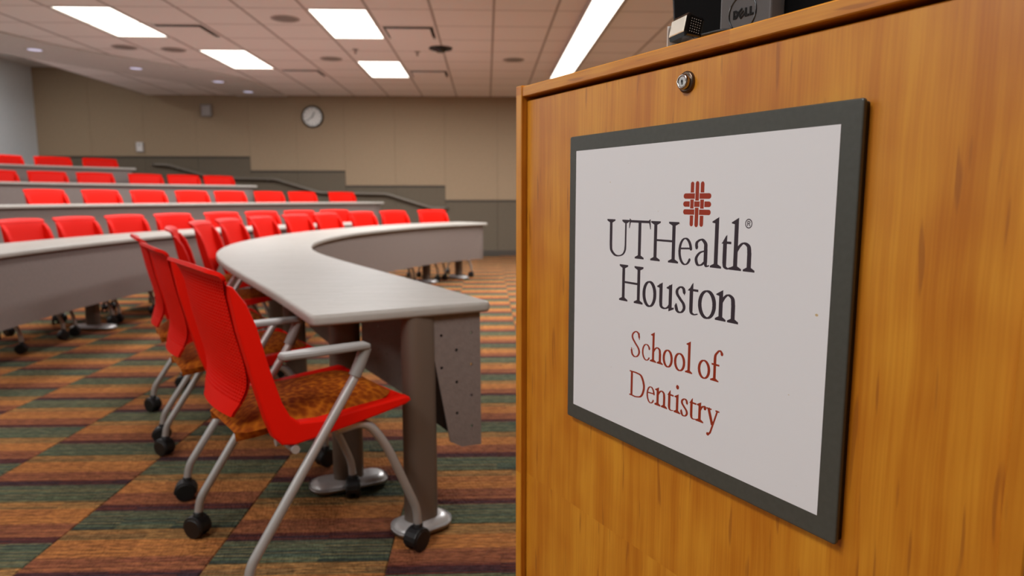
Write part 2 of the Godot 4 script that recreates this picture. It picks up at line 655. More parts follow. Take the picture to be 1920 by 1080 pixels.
func build_shell() -> void:
	# floor: a slab, carpet strips in the columns of the tiles, and the tiles that can be told apart
	var st := mb()
	box(st, Vector3(LEFT_X - 0.2, -0.15, FAR_Z - 0.2), Vector3(RIGHT_X + 0.2, -0.008, NEAR_Z + 0.2))
	var fl := struct("floor", st, M.dark, "striped carpet tile floor in orange, green and maroon")
	var TX := 0.503
	var TZ := 0.42
	var z_first := -1.45
	var rows := 15
	var meshes := {}
	var rest := mb()
	for c in range(-12, 8):
		var xa := -1.287 + c * TX
		var xb := xa + TX
		var phase := 0.0 if c % 2 == 0 else -0.205
		var za := -2.033 + phase   # near edge of a green band
		var start := za + ceilf((z_first - za) / TZ) * TZ
		var tiled := c >= -6 and c <= 2
		var far_edge := start - rows * TZ
		if tiled:
			for r in rows:
				var zn := start - r * TZ
				# leave out tiles that lie outside the picture
				if xb < (zn - TZ) * -0.0 - 0.78 * absf(zn - TZ) or xa > 0.25 * absf(zn - TZ):
					continue
				var v: int = posmod(r * 7 + c * 3 + (r / 3) * 2, 4)
				var key := "%d" % v
				if not meshes.has(key):
					var m := mb()
					carpet_box(m, 0.0, TX, 0.0, -TZ, v, v * 0.37)
					meshes[key] = done(m)
				var o := mesh_node("carpet_tile", meshes[key], M.carpet, fl)
				o.position = Vector3(xa, 0, zn)
		# the same column beyond the tiles
		var spans := [[NEAR_Z, start], [far_edge, FAR_Z]] if tiled else [[NEAR_Z, FAR_Z]]
		for s in spans:
			var top := Vector3(0, 0, 0)
			var v0: float = -(s[0] - za) / TZ / 4.0
			var v1: float = -(s[1] - za) / TZ / 4.0
			var u := c * 0.37
			quad(rest, Vector3(xa, top.y, s[0]), Vector3(xb, 0, s[0]), Vector3(xb, 0, s[1]), Vector3(xa, 0, s[1]),
				Vector2(u, v0), Vector2(u + 1, v0), Vector2(u + 1, v1), Vector2(u, v1))
	put("carpet", rest, M.carpet, fl).set_meta("kind", "stuff")
	# tiers of the back rows
	var corner := [Vector2(-0.70, FAR_Z), Vector2(-2.40, FAR_Z), Vector2(-3.99, FAR_Z)]
	for k in 3:
		var c := offset(row_curve(k + 2), -0.14)
		var p := PackedVector2Array([Vector2(LEFT_X, NEAR_Z), Vector2(c[0].x, NEAR_Z)])
		if k == 2:
			p = PackedVector2Array([Vector2(LEFT_X, -6.0), Vector2(c[0].x - 0.5, -6.0)])
		elif k == 1:
			p = PackedVector2Array([Vector2(LEFT_X, NEAR_Z), Vector2(-6.0, NEAR_Z)])
		p.append_array(c)
		p.append(corner[k])
		p.append(Vector2(LEFT_X, FAR_Z))
		var t := mb()
		var q := PackedVector2Array()
		for v in p:
			q.append(v)
		var y0: float = LEVELS[k + 2] - 0.245
		slab(t, q, y0, y0 + 0.245)
		var o := struct("floor", t, M.carpet, ["lowest carpeted tier of the seating, one step above the floor", "middle carpeted tier of the seating, second step up", "top carpeted tier of the seating along the back wall"][k])
		# intermediate step in the aisle by the far wall
		var e: Vector2 = c[c.size() - 1]
		var step := mb()
		var dir: Vector2 = (corner[k] - e).normalized()
		var nn := Vector2(dir.y, -dir.x)
		if nn.x < 0:
			nn = -nn
		slab(step, PackedVector2Array([e + dir * 0.1, Vector2(corner[k].x, FAR_Z), Vector2(corner[k].x + 0.32, FAR_Z), e + dir * 0.1 + nn * 0.30]), y0, y0 + 0.122, 0.01)
		put("step", step, M.carpet, o)
	# far wall with acoustic panels above a stepped wainscot
	st = mb()
	box(st, Vector3(LEFT_X - 0.2, -0.15, FAR_Z - 0.2), Vector3(RIGHT_X + 0.2, HIGH + 0.2, FAR_Z - 0.02))
	var wall := struct("wall_far", st, M.dark, "far side wall with tan fabric panels above a stepped dark wainscot")
	var edges := [RIGHT_X, 2.79, 1.93, 1.06, 0.19, -0.705, -1.55, -2.40, -3.2, -3.99, -4.86, -5.73, -6.6, LEFT_X]
	for i in edges.size() - 1:
		var xb: float = edges[i]
		var xa: float = edges[i + 1]
		var top := 0.969 if xb <= RIGHT_X and xa >= -0.71 else 1.215 if xa >= -2.41 else 1.465 if xa >= -4.0 else 1.70
		var low := mb()
		box(low, Vector3(xa + 0.0015, 0.0, FAR_Z - 0.02), Vector3(xb - 0.0015, top - 0.03, FAR_Z + 0.012), 0.003)
		put("wainscot_panel", low, M.wainscot, wall)
		var cap := mb()
		box(cap, Vector3(xa, top - 0.028, FAR_Z - 0.02), Vector3(xb, top, FAR_Z + 0.022), 0.004)
		put("wainscot_cap", cap, M.wain_cap, wall)
		var hi := mb()
		box(hi, Vector3(xa + 0.0008, top + 0.002, FAR_Z - 0.02), Vector3(xb - 0.0008, HIGH, FAR_Z + 0.008), 0.002)
		put("acoustic_panel", hi, M.fabric, wall)
	st = mb()
	box(st, Vector3(-0.70, 0.0, FAR_Z + 0.012), Vector3(RIGHT_X, 0.10, FAR_Z + 0.024), 0.004)
	struct("baseboard_far", st, M.wain_cap, "dark base strip along the foot of the far wall")
	# left, right and near walls
	st = mb()
	box(st, Vector3(LEFT_X - 0.2, -0.15, FAR_Z), Vector3(LEFT_X, HIGH + 0.2, NEAR_Z + 0.2))
	struct("wall_left", st, M.white_wall, "pale bluish white wall behind the top row of seats")
	st = mb()
	box(st, Vector3(RIGHT_X, -0.15, FAR_Z), Vector3(RIGHT_X + 0.2, HIGH + 0.2, NEAR_Z + 0.2))
	struct("wall_right", st, M.paint, "plain painted wall at the front of the room")
	st = mb()
	box(st, Vector3(LEFT_X - 0.2, -0.15, NEAR_Z), Vector3(RIGHT_X + 0.2, HIGH + 0.2, NEAR_Z + 0.2))
	struct("wall_near", st, M.paint, "plain painted side wall opposite the handrail")
	# ceilings
	var lower := spline([Vector2(-6.1, NEAR_Z), Vector2(-6.12, -3.0), Vector2(-6.12, -6.0), Vector2(-6.0, -7.4), Vector2(-5.68, -8.5), Vector2(-5.12, -9.52), Vector2(-4.77, -10.1), Vector2(-4.35, -10.85), Vector2(-4.13, FAR_Z)])
	var upper := spline([Vector2(-5.15, NEAR_Z), Vector2(-5.17, -3.0), Vector2(-5.15, -5.5), Vector2(-5.1, -6.6), Vector2(-4.97, -7.47), Vector2(-4.68, -8.3), Vector2(-3.985, -9.29), Vector2(-3.48, -10.2), Vector2(-3.33, FAR_Z)])
	st = mb()
	box(st, Vector3(-5.6, CEIL + 0.03, FAR_Z - 0.1), Vector3(RIGHT_X + 0.1, CEIL + 0.15, NEAR_Z + 0.1))
	var ceiling := struct("ceiling", st, M.tile, "white acoustic tile ceiling in a thin metal grid")
	var bars := mb()
	for i in range(-10, 8):
		var x := GX0 + i * GX
		box(bars, Vector3(x - 0.011, CEIL - 0.003, FAR_Z), Vector3(x + 0.011, CEIL + 0.004, NEAR_Z))
	for j in range(-17, 10):
		var z := GZ0 - j * GZ
		if z > FAR_Z and z < NEAR_Z:
			box(bars, Vector3(-5.6, CEIL - 0.001, z - 0.005), Vector3(RIGHT_X, CEIL + 0.004, z + 0.005))
	put("grid", bars, M.tbar, ceiling)
	var lit := {}
	for c in [[-7, 0], [-3, 0], [-6, 3], [-3, 4], [-7, -4], [-3, -4], [-7, -8], [-7, -12], [-3, -12], [1, -11]]:
		lit[Vector2i(c[0], c[1])] = true
		lit[Vector2i(c[0], c[1] + 1)] = true
	for c in [[-6, 1], [-2, 1], [-5, 5], [-2, 5]]:
		lit[Vector2i(c[0], c[1])] = true
	var tile_mesh := mb()
	box(tile_mesh, Vector3(0.004, 0.0, -GZ + 0.004), Vector3(GX - 0.004, 0.016, -0.004), 0.003)
	var tm := done(tile_mesh)
	for i in range(-10, 7):
		for j in range(-2, 9):
			if lit.has(Vector2i(i, j)):
				continue
			var x := GX0 + i * GX
			var z := GZ0 - j * GZ
			if z - GZ < FAR_Z - 0.02:
				continue
			mesh_node("ceiling_tile", tm, M.tile, ceiling).position = Vector3(x, CEIL, z)
	var near := mb()
	box(near, Vector3(-5.3, CEIL + 0.017, GZ0 + 2 * GZ), Vector3(RIGHT_X, CEIL + 0.03, NEAR_Z))
	put("ceiling_field", near, M.tile, ceiling)
	# curved plaster border with downlights, and the raised ceiling behind it
	var ring := PackedVector2Array()
	ring.append_array(lower)
	var back := upper.duplicate()
	back.reverse()
	ring.append_array(back)
	st = mb()
	slab(st, ring, CEIL - 0.018, HIGH)
	struct("ceiling", st, M.gypsum, "curved plaster border at the edge of the tiled ceiling")
	st = mb()
	box(st, Vector3(LEFT_X - 0.1, HIGH, FAR_Z - 0.1), Vector3(RIGHT_X + 0.1, HIGH + 0.15, NEAR_Z + 0.1))
	struct("ceiling", st, M.gypsum, "raised plaster ceiling over the top rows of seats")

func carpet_box(st: SurfaceTool, xa: float, xb: float, za: float, zb: float, rep: int, u: float) -> void:
	# one carpet tile with softly rounded edges
	var e := 0.003
	var v0 := rep / 4.0
	var v1 := (rep + 1) / 4.0
	var y := -0.004
	quad(st, Vector3(xa + e, 0, za - e), Vector3(xb - e, 0, za - e), Vector3(xb - e, 0, zb + e), Vector3(xa + e, 0, zb + e), Vector2(u, v0), Vector2(u + 1, v0), Vector2(u + 1, v1), Vector2(u, v1))
	var lo := [Vector3(xa, y, za), Vector3(xb, y, za), Vector3(xb, y, zb), Vector3(xa, y, zb)]
	var hi := [Vector3(xa + e, 0, za - e), Vector3(xb - e, 0, za - e), Vector3(xb - e, 0, zb + e), Vector3(xa + e, 0, zb + e)]
	var us := [Vector2(u, v0), Vector2(u + 1, v0), Vector2(u + 1, v1), Vector2(u, v1)]
	for i in 4:
		var j := (i + 1) % 4
		quad(st, lo[i], lo[j], hi[j], hi[i], us[i], us[j], us[j], us[i])


# ---------------------------------------------------------------- tables
func table_leg(parent: Node3D, at: Vector2, turn: float, level: float, foot := 0.28) -> void:
	var xf := Transform3D(Basis(Vector3.UP, turn), Vector3(at.x, level, at.y))
	var st := mb()
	prism(st, round_rect(-0.052, -0.034, 0.052, 0.034, 0.03), 0.02, TABLE - 0.03, 0.0, xf * Transform3D(FLAT, Vector3.ZERO), 1, true)
	var l := put("leg", st, M.leg, parent)
	var ft := mb()
	prism(ft, round_rect(-foot / 2, -0.062, foot / 2, 0.062, 0.055), 0.0, 0.042, 0.03, xf * Transform3D(FLAT, Vector3.ZERO), 3, true)
	put("foot", ft, M.foot, l)

func perforated(st: SurfaceTool, c: PackedVector2Array, s0: float, s1: float, y0: float, y1: float) -> void:
	# a sheet along the curve c with rows of round holes, 50 mm apart and staggered
	var thick := 0.004
	var cell := 0.05
	var nx := int((s1 - s0) / cell)
	var ny := int((y1 - y0) / cell)
	for i in nx:
		for j in ny:
			var pa: Array = along(c, s0 + i * cell)
			var pb: Array = along(c, s0 + (i + 1) * cell)
			var a: Vector2 = pa[0]
			var b: Vector2 = pb[0]
			var nrm := Vector2((b - a).y, -(b - a).x).normalized()
			var P := func(u: float, v: float, o: float) -> Vector3:
				var q := a.lerp(b, u) + nrm * o
				return Vector3(q.x, y0 + (j + v) * cell, q.y)
			if (i + j) % 2 == 0:
				for side in 2:
					var o := thick * side
					var q := [P.call(0, 0, o), P.call(1, 0, o), P.call(1, 1, o), P.call(0, 1, o)]
					if side == 0:
						quad(st, q[0], q[3], q[2], q[1])
					else:
						quad(st, q[0], q[1], q[2], q[3])
				continue
			var r := 0.10
			for k in 8:
				var t0 := TAU * k / 8.0 - PI / 8
				var t1 := TAU * (k + 1) / 8.0 - PI / 8
				var d0 := Vector2(cos(t0), sin(t0))
				var d1 := Vector2(cos(t1), sin(t1))
				var e0 := d0 * 0.5 / maxf(absf(d0.x), absf(d0.y))
				var e1 := d1 * 0.5 / maxf(absf(d1.x), absf(d1.y))
				var corner := k % 2 == 1
				var mid := Vector2(signf(d0.x + d1.x), signf(d0.y + d1.y)) * 0.5
				var h0 := Vector2(0.5, 0.5) + d0 * r
				var h1 := Vector2(0.5, 0.5) + d1 * r
				e0 += Vector2(0.5, 0.5)
				e1 += Vector2(0.5, 0.5)
				mid += Vector2(0.5, 0.5)
				for side in 2:
					var o := thick * side
					var A: Vector3 = P.call(h0.x, h0.y, o)
					var B: Vector3 = P.call(h1.x, h1.y, o)
					var C: Vector3 = P.call(e1.x, e1.y, o)
					var D: Vector3 = P.call(e0.x, e0.y, o)
					var Mm: Vector3 = P.call(mid.x, mid.y, o)
					if side == 1:
						quad(st, A, D, C, B)
						if corner:
							tri(st, D, Mm, C)
					else:
						quad(st, A, B, C, D)
						if corner:
							tri(st, D, C, Mm)
				quad(st, P.call(h0.x, h0.y, 0.0), P.call(h0.x, h0.y, thick), P.call(h1.x, h1.y, thick), P.call(h1.x, h1.y, 0.0))

func strip_panel(c: PackedVector2Array, d0: float, thick: float, y0: float, y1: float) -> SurfaceTool:
	var st := mb()
	var a := offset(c, d0)
	var b := offset(c, d0 + thick)
	b.reverse()
	a.append_array(b)
	slab(st, a, y0, y1, 0.0, 1, true)
	return st

func part_of(c: PackedVector2Array, s0: float, s1: float, step := 0.12) -> PackedVector2Array:
	var o := PackedVector2Array()
	var n := maxi(1, int((s1 - s0) / step))
	for i in n + 1:
		o.append(along(c, lerpf(s0, s1, float(i) / n))[0])
	return o

func build_tables() -> void:
	var labels := [
		"curved pale laminate table of the front row with a perforated end panel",
		"curved pale laminate table of the second row, on the same floor as the front row",
		"curved grey table of the third row, on the lowest tier",
		"curved grey table of the fourth row, on the middle tier",
		"short curved grey table of the top row before the white wall"]
	var depth := [0.545, 0.56, 0.56, 0.56, 0.56]
	for k in 5:
		var c := row_curve(k)
		var level: float = LEVELS[k]
		var len := reach(c)
		var t := thing("curved_table", labels[k], "table", Vector3(0, 0, 0), 0.0, "rows of curved tables")
		# the origin of a table is at its middle
		var mid: Vector2 = along(c, len / 2)[0]
		t.position = Vector3(mid.x, level, mid.y)
		var local := PackedVector2Array()
		for v in c:
			local.append(v - mid)
		c = local
		var o := offset(c, depth[k])
		o.reverse()
		var ring := PackedVector2Array()
		ring.append_array(c)
		ring.append_array(o)
		# soften the four corners
		var outline := PackedVector2Array()
		var corners := [0, c.size() - 1, c.size(), ring.size() - 1]
		for i in ring.size():
			if i in corners:
				var p := ring[i]
				var a := p + (ring[(i + ring.size() - 1) % ring.size()] - p).normalized() * 0.022
				var b := p + (ring[(i + 1) % ring.size()] - p).normalized() * 0.022
				for m in 4:
					var u := m / 3.0
					outline.append(a.lerp(p, u).lerp(p.lerp(b, u), u))
			else:
				outline.append(ring[i])
		var st := mb()
		slab(st, outline, TABLE - 0.032, TABLE, 0.011, 4, true)
		put("tabletop", st, M.tabletop, t)
		# modesty panels in lengths
		var y0 := 0.25
		var y1 := TABLE - 0.034
		var s0 := 0.05
		if k == 0:
			var pf := mb()
			perforated(pf, offset(c, 0.05), s0, 1.2, y0, y1)
			put("perforated_panel", pf, M.panel, t)
			s0 = 1.21
		put("modesty_panel", strip_panel(part_of(c, s0, len - 0.05), 0.04, 0.012, y0, y1), M.panel, t)
		# under-table beam
		put("beam", strip_panel(part_of(c, 0.7, len - 0.5), 0.27, 0.05, TABLE - 0.066, TABLE - 0.032), M.dark, t)
		# legs
		if k == 0:
			table_leg(t, Vector2(-0.205, -2.0) - mid, deg_to_rad(38.0), 0.0, 0.19)
			table_leg(t, Vector2(-0.49, -2.32) - mid, deg_to_rad(22.0), 0.0, 0.27)
			for s in [1.6, 2.9, 4.1, 5.2, 6.35, 6.86]:
				var q: Array = along(c, s)
				var nn := Vector2(q[1].y, -q[1].x)
				table_leg(t, q[0] + nn * 0.25, atan2(-nn.y, nn.x), 0.0, 0.30)
		else:
			var m := maxi(2, roundi(len / 1.5))
			for i in m:
				var q: Array = along(c, len * (i + 0.5) / m)
				var nn := Vector2(q[1].y, -q[1].x)
				table_leg(t, q[0] + nn * 0.27, atan2(-nn.y, nn.x), 0.0, 0.34)
		if k == 0:
			end_panel(t, c)
			put("cable_tray", strip_panel(part_of(c, 0.06, 0.56), 0.062, 0.03, 0.26, TABLE - 0.036), M.black, t)

func end_panel(t: Node3D, c: PackedVector2Array) -> void:
	# the tapered perforated wing that closes the near end of the front row
	var q: Array = along(c, 0.0)
	var nn := Vector2(q[1].y, -q[1].x)
	var pl := CSGPolygon3D.new()
	pl.name = "end_panel"
	pl.polygon = PackedVector2Array([Vector2(0.03, 0.667), Vector2(0.028, 0.245), Vector2(0.094, 0.248), Vector2(0.133, 0.27), Vector2(0.206, 0.667)])
	pl.depth = 0.006
	pl.material = M.panel
	t.add_child(pl)
	var d := Vector3(nn.x, 0, nn.y)
	var out := d.cross(Vector3.UP)
	pl.transform = Transform3D(Basis(d, Vector3.UP, out), Vector3(q[0].x, 0, q[0].y) + Vector3(q[1].x, 0, q[1].y) * 0.028)
	for h in [[0.159, 0.605], [0.061, 0.605], [0.110, 0.556], [0.061, 0.506], [0.159, 0.506], [0.110, 0.456], [0.061, 0.408], [0.110, 0.358], [0.061, 0.310]]:
		var cy := CSGCylinder3D.new()
		cy.name = "hole"
		cy.operation = CSGShape3D.OPERATION_SUBTRACTION
		cy.radius = 0.0046
		cy.height = 0.05
		cy.sides = 12
		cy.material = M.dark
		pl.add_child(cy, true)
		cy.rotation.x = PI / 2
		cy.position = Vector3(h[0], h[1], -0.003)


# ---------------------------------------------------------------- chairs
func caster_meshes() -> Array:
	var hood := mb()
	var k := 1.16
	# a hood over the wheel, with the stem socket above it
	var p := PackedVector2Array()
	for i in 11:
		var a := deg_to_rad(-12.0 + 204.0 * i / 10.0)
		p.append(Vector2(cos(a) * 0.031, 0.029 + sin(a) * 0.031) * k)
	prism(hood, p, -0.023, 0.023, 0.005, Transform3D(Basis(Vector3.UP, PI / 2), Vector3(0, 0, 0.006)), 2)
	lathe(hood, [Vector2(0.0, 0.045), Vector2(0.0145, 0.045), Vector2(0.0145, 0.077), Vector2(0.012, 0.08), Vector2(0.0, 0.08)], 12)
	var wheel := mb()
	for s in [-1.0, 1.0]:
		lathe(wheel, [Vector2(0.0, -0.008), Vector2(0.028, -0.008), Vector2(0.0315, -0.005), Vector2(0.0315, 0.005), Vector2(0.028, 0.008), Vector2(0.0, 0.008)], 18, Transform3D(Basis(Vector3.BACK, PI / 2), Vector3(s * 0.0165, 0.0317, 0.006)))
	return [done(hood), done(wheel)]

var back_mesh: ArrayMesh

func make_chair(arms: bool) -> Node3D:
	# local axes: right +x, up +y, forward -z; the origin on the floor between the casters
	var t := thing("lecture_chair", "", "chair", Vector3.ZERO, 0.0, "red lecture chairs")
	var V := func(f: float, h: float, x: float) -> Vector3: return Vector3(x, h, -f)
	# red shell: two L-shaped rails and the seat pan between them
	var sh := mb()
	var prof := PackedVector2Array()
	for v in [Vector2(-0.269, 0.812), Vector2(-0.266, 0.805), Vector2(-0.237, 0.70), Vector2(-0.195, 0.58), Vector2(-0.158, 0.47), Vector2(-0.142, 0.425), Vector2(-0.122, 0.402), Vector2(-0.09, 0.396), Vector2(-0.04, 0.402), Vector2(0.06, 0.415), Vector2(0.16, 0.431), Vector2(0.225, 0.443), Vector2(0.243, 0.452), Vector2(0.238, 0.462), Vector2(0.225, 0.466), Vector2(0.10, 0.457), Vector2(-0.02, 0.447), Vector2(-0.075, 0.452), Vector2(-0.098, 0.472), Vector2(-0.118, 0.51), Vector2(-0.155, 0.60), Vector2(-0.195, 0.71), Vector2(-0.222, 0.765), Vector2(-0.256, 0.808)]:
		prof.append(v + Vector2(0.040 * maxf(0.0, (v.y - 0.5) / 0.34), 0.0))
	for s in [-1.0, 1.0]:
		var x0 := 0.194 if s > 0 else -0.232
		prism(sh, prof, 0.0, 0.038, 0.005, Transform3D(Basis(Vector3(0, 0, -1), Vector3(0, 1, 0), Vector3(1, 0, 0)), Vector3(x0, 0, 0)), 2)
	sheet(sh, func(u: float, v: float) -> Vector3:
		var x := lerpf(-0.20, 0.20, u)
		var f := lerpf(-0.105, 0.243, v)
		var h := lerpf(0.432, 0.446, v) - 0.006 * cos((u - 0.5) * PI) + (0.012 * smoothstep(0.85, 1.0, v))
		return Vector3(x, h, -f), 8, 8, 0.012)
	put("seat_shell", sh, M.red, t)
	# perforated back: a curved panel with a rolled top and a free lower edge
	var line := [Vector2(-0.215, 0.468), Vector2(-0.204, 0.50), Vector2(-0.196, 0.55), Vector2(-0.212, 0.62), Vector2(-0.240, 0.70), Vector2(-0.261, 0.77), Vector2(-0.276, 0.815), Vector2(-0.289, 0.838), Vector2(-0.312, 0.848)]
	for i in line.size():
		line[i].x += 0.040 * maxf(0.0, (line[i].y - 0.5) / 0.34)   # the back stands a little steeper than the seat rails
	var cl := spline(line, 4)
	var form := func(u: float, v: float) -> Vector3:
		var q: Array = along(cl, v * reach(cl) * 0.9999)
		var p: Vector2 = q[0]
		var half := 0.150 + 0.052 * smoothstep(0.0, 0.34, v) + 0.028 * smoothstep(0.80, 0.93, v)
		half -= 0.014 * smoothstep(0.94, 1.0, v)
		half -= 0.018 * smoothstep(0.10, 0.0, v)
		var x := (u - 0.5) * 2.0 * half
		var bow := 1.0 - pow(absf(u - 0.5) * 2.0, 2.0)
		var f := p.x - bow * 0.012
		return Vector3(x, p.y - 0.006 * (1.0 - bow) * smoothstep(0.8, 1.0, v), -f)
	if back_mesh == null:
		# rows of square pockets pressed into the rear of the panel, a plain sheet towards the sitter
		var bk := mb()
		sheet(bk, func(u: float, v: float) -> Vector3: return form.call(u, lerpf(0.10, 0.90, v)) + Vector3(0, 0, -0.0045), 14, 20, 0.004)
		var nx := 25
		var ny := 36
		for j in ny:
			for i in nx:
				var ring := []
				for m in [0.0, 0.17, 0.27]:
					var r := []
					for c in [Vector2(m, m), Vector2(1.0 - m, m), Vector2(1.0 - m, 1.0 - m), Vector2(m, 1.0 - m)]:
						var p: Vector3 = form.call((i + c.x) / nx, lerpf(0.10, 0.90, (j + c.y) / ny))
						r.append(p - Vector3(0, 0, 0.0040 if m > 0.2 else 0.0))
					ring.append(r)
				for k in 2:
					for e in 4:
						var g := (e + 1) % 4
						quad(bk, ring[k][e], ring[k][g], ring[k + 1][g], ring[k + 1][e])
				quad(bk, ring[2][0], ring[2][1], ring[2][2], ring[2][3])
		back_mesh = done(bk)
	mesh_node("back_panel", back_mesh, M.red, t)
	var hem := mb()
	sheet(hem, func(u: float, v: float) -> Vector3: return form.call(u, lerpf(0.0, 0.102, v)), 14, 3, 0.008)
	put("back_hem", hem, M.red, t)
	var roll := mb()
	sheet(roll, func(u: float, v: float) -> Vector3: return form.call(u, lerpf(0.898, 1.0, v)), 14, 6, 0.010)
	put("back_rim", roll, M.red, t)
	# cushion
	var cu := mb()
	sheet(cu, func(u: float, v: float) -> Vector3:
		var a := (u - 0.5) * 2.0
		var end := absf(v - 0.5) * 2.0
		var half := 0.186 - 0.07 * pow(end, 5.0)
		var f := lerpf(-0.205, 0.238, v)
		var puff := (1.0 - pow(absf(a), 5.0)) * (1.0 - pow(end, 6.0))
		var h := 0.442 + 0.034 * puff - 0.020 * smoothstep(0.22, 0.0, v) + 0.012 * smoothstep(0.5, 1.0, v)
		return Vector3(a * half, h, -f), 14, 18, 0.026)
	put("cushion", cu, M.seat, t)
	# frame under the seat
	var fr := mb()
	for s in [-1.0, 1.0]:
		tube(fr, PackedVector3Array([V.call(-0.12, 0.392, s * 0.17), V.call(0.12, 0.410, s * 0.17)]), 0.011, 8)
	tube(fr, PackedVector3Array([V.call(0.085, 0.405, -0.2), V.call(0.085, 0.405, 0.2)]), 0.012, 8)
	tube(fr, PackedVector3Array([V.call(-0.09, 0.385, -0.235), V.call(-0.09, 0.385, 0.235)]), 0.011, 8)
	put("under_frame", fr, M.silver, t)
	var cm := caster_meshes()
	for s in [-1.0, 1.0]:
		# long raking tube from the arm down to the rear caster
		var rl := mb()
		tube(rl, fillet([V.call(0.088, 0.575, s * 0.243), V.call(-0.218, 0.118, s * 0.243), V.call(-0.226, 0.07, s * 0.243)], 0.05), 0.0125, 10)
		put("leg", rl, M.silver, t)
		if arms:
			var post := mb()
			tube(post, PackedVector3Array([V.call(0.070, 0.552, s * 0.243), V.call(0.085, 0.582, s * 0.243), V.call(0.098, 0.612, s * 0.243), V.call(0.103, 0.624, s * 0.243)]), 0.0165, 10)
			put("arm_post", post, M.arm, t)
			var ar := mb()
			var arm := PackedVector2Array([Vector2(-0.02, 0.108), Vector2(-0.024, 0.05), Vector2(-0.026, -0.04), Vector2(-0.019, -0.118), Vector2(0.0, -0.128), Vector2(0.019, -0.118), Vector2(0.026, -0.04), Vector2(0.024, 0.05), Vector2(0.02, 0.108)])
			var ap := PackedVector2Array()
			for p in arm:
				ap.append(Vector2(p.x + s * 0.243, p.y))
			prism(ar, ap, 0.622, 0.638, 0.005, Transform3D(FLAT, Vector3.ZERO), 2)
			put("armrest", ar, M.arm, t)
		# front leg
		var fl := mb()
		tube(fl, fillet([V.call(0.03, 0.402, s * 0.205), V.call(0.115, 0.412, s * 0.21), V.call(0.17, 0.335, s * 0.215), V.call(0.258, 0.125, s * 0.222), V.call(0.262, 0.07, s * 0.222)], 0.05), 0.0125, 10)
		put("leg", fl, M.silver, t)
		for e in [[-0.226, 0.243, 0.4], [0.262, 0.222, -0.5]]:
			var ca := mesh_node("caster", cm[0], M.black, t)
			ca.position = V.call(e[0], 0.0, s * e[1])
			ca.rotation.y = e[2] * (1.0 if s > 0 else -0.7) + e[0] * 3.0
			mesh_node("wheel", cm[1], M.black, ca)
	return t

func build_chairs() -> void:
	# [x, z, turn in degrees] of each chair, row by row, from the near end
	var rows := [
		[[-0.545, -1.912, -54.5], [-0.955, -2.568, -57.5], [-1.278, -3.125, -60.5], [-1.501, -3.934, -69.3], [-1.721, -4.825, -82.9], [-1.756, -5.405, -89.9], [-1.721, -6.032, -95.9], [-1.607, -6.65, -104.9], [-1.448, -7.185, -108.5], [-1.206, -7.801, -114.8], [-0.936, -8.286, -124.1], [-0.538, -8.751, -135.9]],
		[[-3.3, -4.713, -90.1], [-3.28, -5.314, -94.2], [-3.222, -5.866, -98.6], [-3.107, -6.411, -104.9], [-2.931, -6.947, -111.7], [-2.675, -7.498, -117.4], [-2.411, -7.968, -121.5], [-2.109, -8.426, -125.8], [-1.781, -8.85, -128.0]],
		[[-4.453, -7.403, -109.5], [-4.216, -7.995, -114.2], [-3.953, -8.522, -118.8], [-3.652, -9.022, -123.2], [-3.339, -9.467, -127.3], [-2.965, -9.924, -131.1], [-2.605, -10.32, -134.0], [-2.124, -10.775, -137.9]],
		[[-5.685, -8.434, -117.9], [-5.404, -8.915, -123.1], [-5.079, -9.36, -128.7], [-4.662, -9.848, -131.6], [-4.308, -10.228, -134.9], [-3.94, -10.585, -136.1]],
		[[-6.36, -9.524, -126.0], [-6.0, -9.963, -131.9], [-5.59, -10.385, -135.9]]]
	var count := ["last", "second", "third", "fourth", "fifth", "sixth", "seventh", "eighth", "ninth", "tenth", "eleventh", "twelfth"]
	var place := ["front row", "second row", "third row, on the lowest tier", "fourth row, on the middle tier", "top row before the white wall"]
	var special := {0: "red chair at the perforated end of the front row table, its armrest in full view", 1: "red chair second along the front row from the perforated table end", 2: "red chair third along the front row from the perforated table end"}
	var first := make_chair(true)
	var proto := make_chair(false)
	for k in 5:
		for i in rows[k].size():
			var o: Node3D = first if k == 0 and i == 0 else proto if k == 0 and i == 1 else copy_of(proto)
			var a: Array = rows[k][i]
			o.position = Vector3(a[0], LEVELS[k], a[1])
			o.rotation.y = deg_to_rad(a[2])
			var nth: int = rows[k].size() - 1 - i
			o.set_meta("label", special[i] if k == 0 and special.has(i) else "red chair %s from the handrail wall in the %s" % [count[nth] if nth else "first", place[k]])
			o.set_meta("group", ["chairs of the front row", "chairs of the second row", "chairs of the third row", "chairs of the fourth row", "chairs of the top row"][k])


# ---------------------------------------------------------------- lectern and what is on it
const LECTERN_AT := Vector3(0.1222, 0, -1.0165)
const LECTERN_TURN := -1.09432   # its face looks towards the seats; local x runs along the face, z out of it

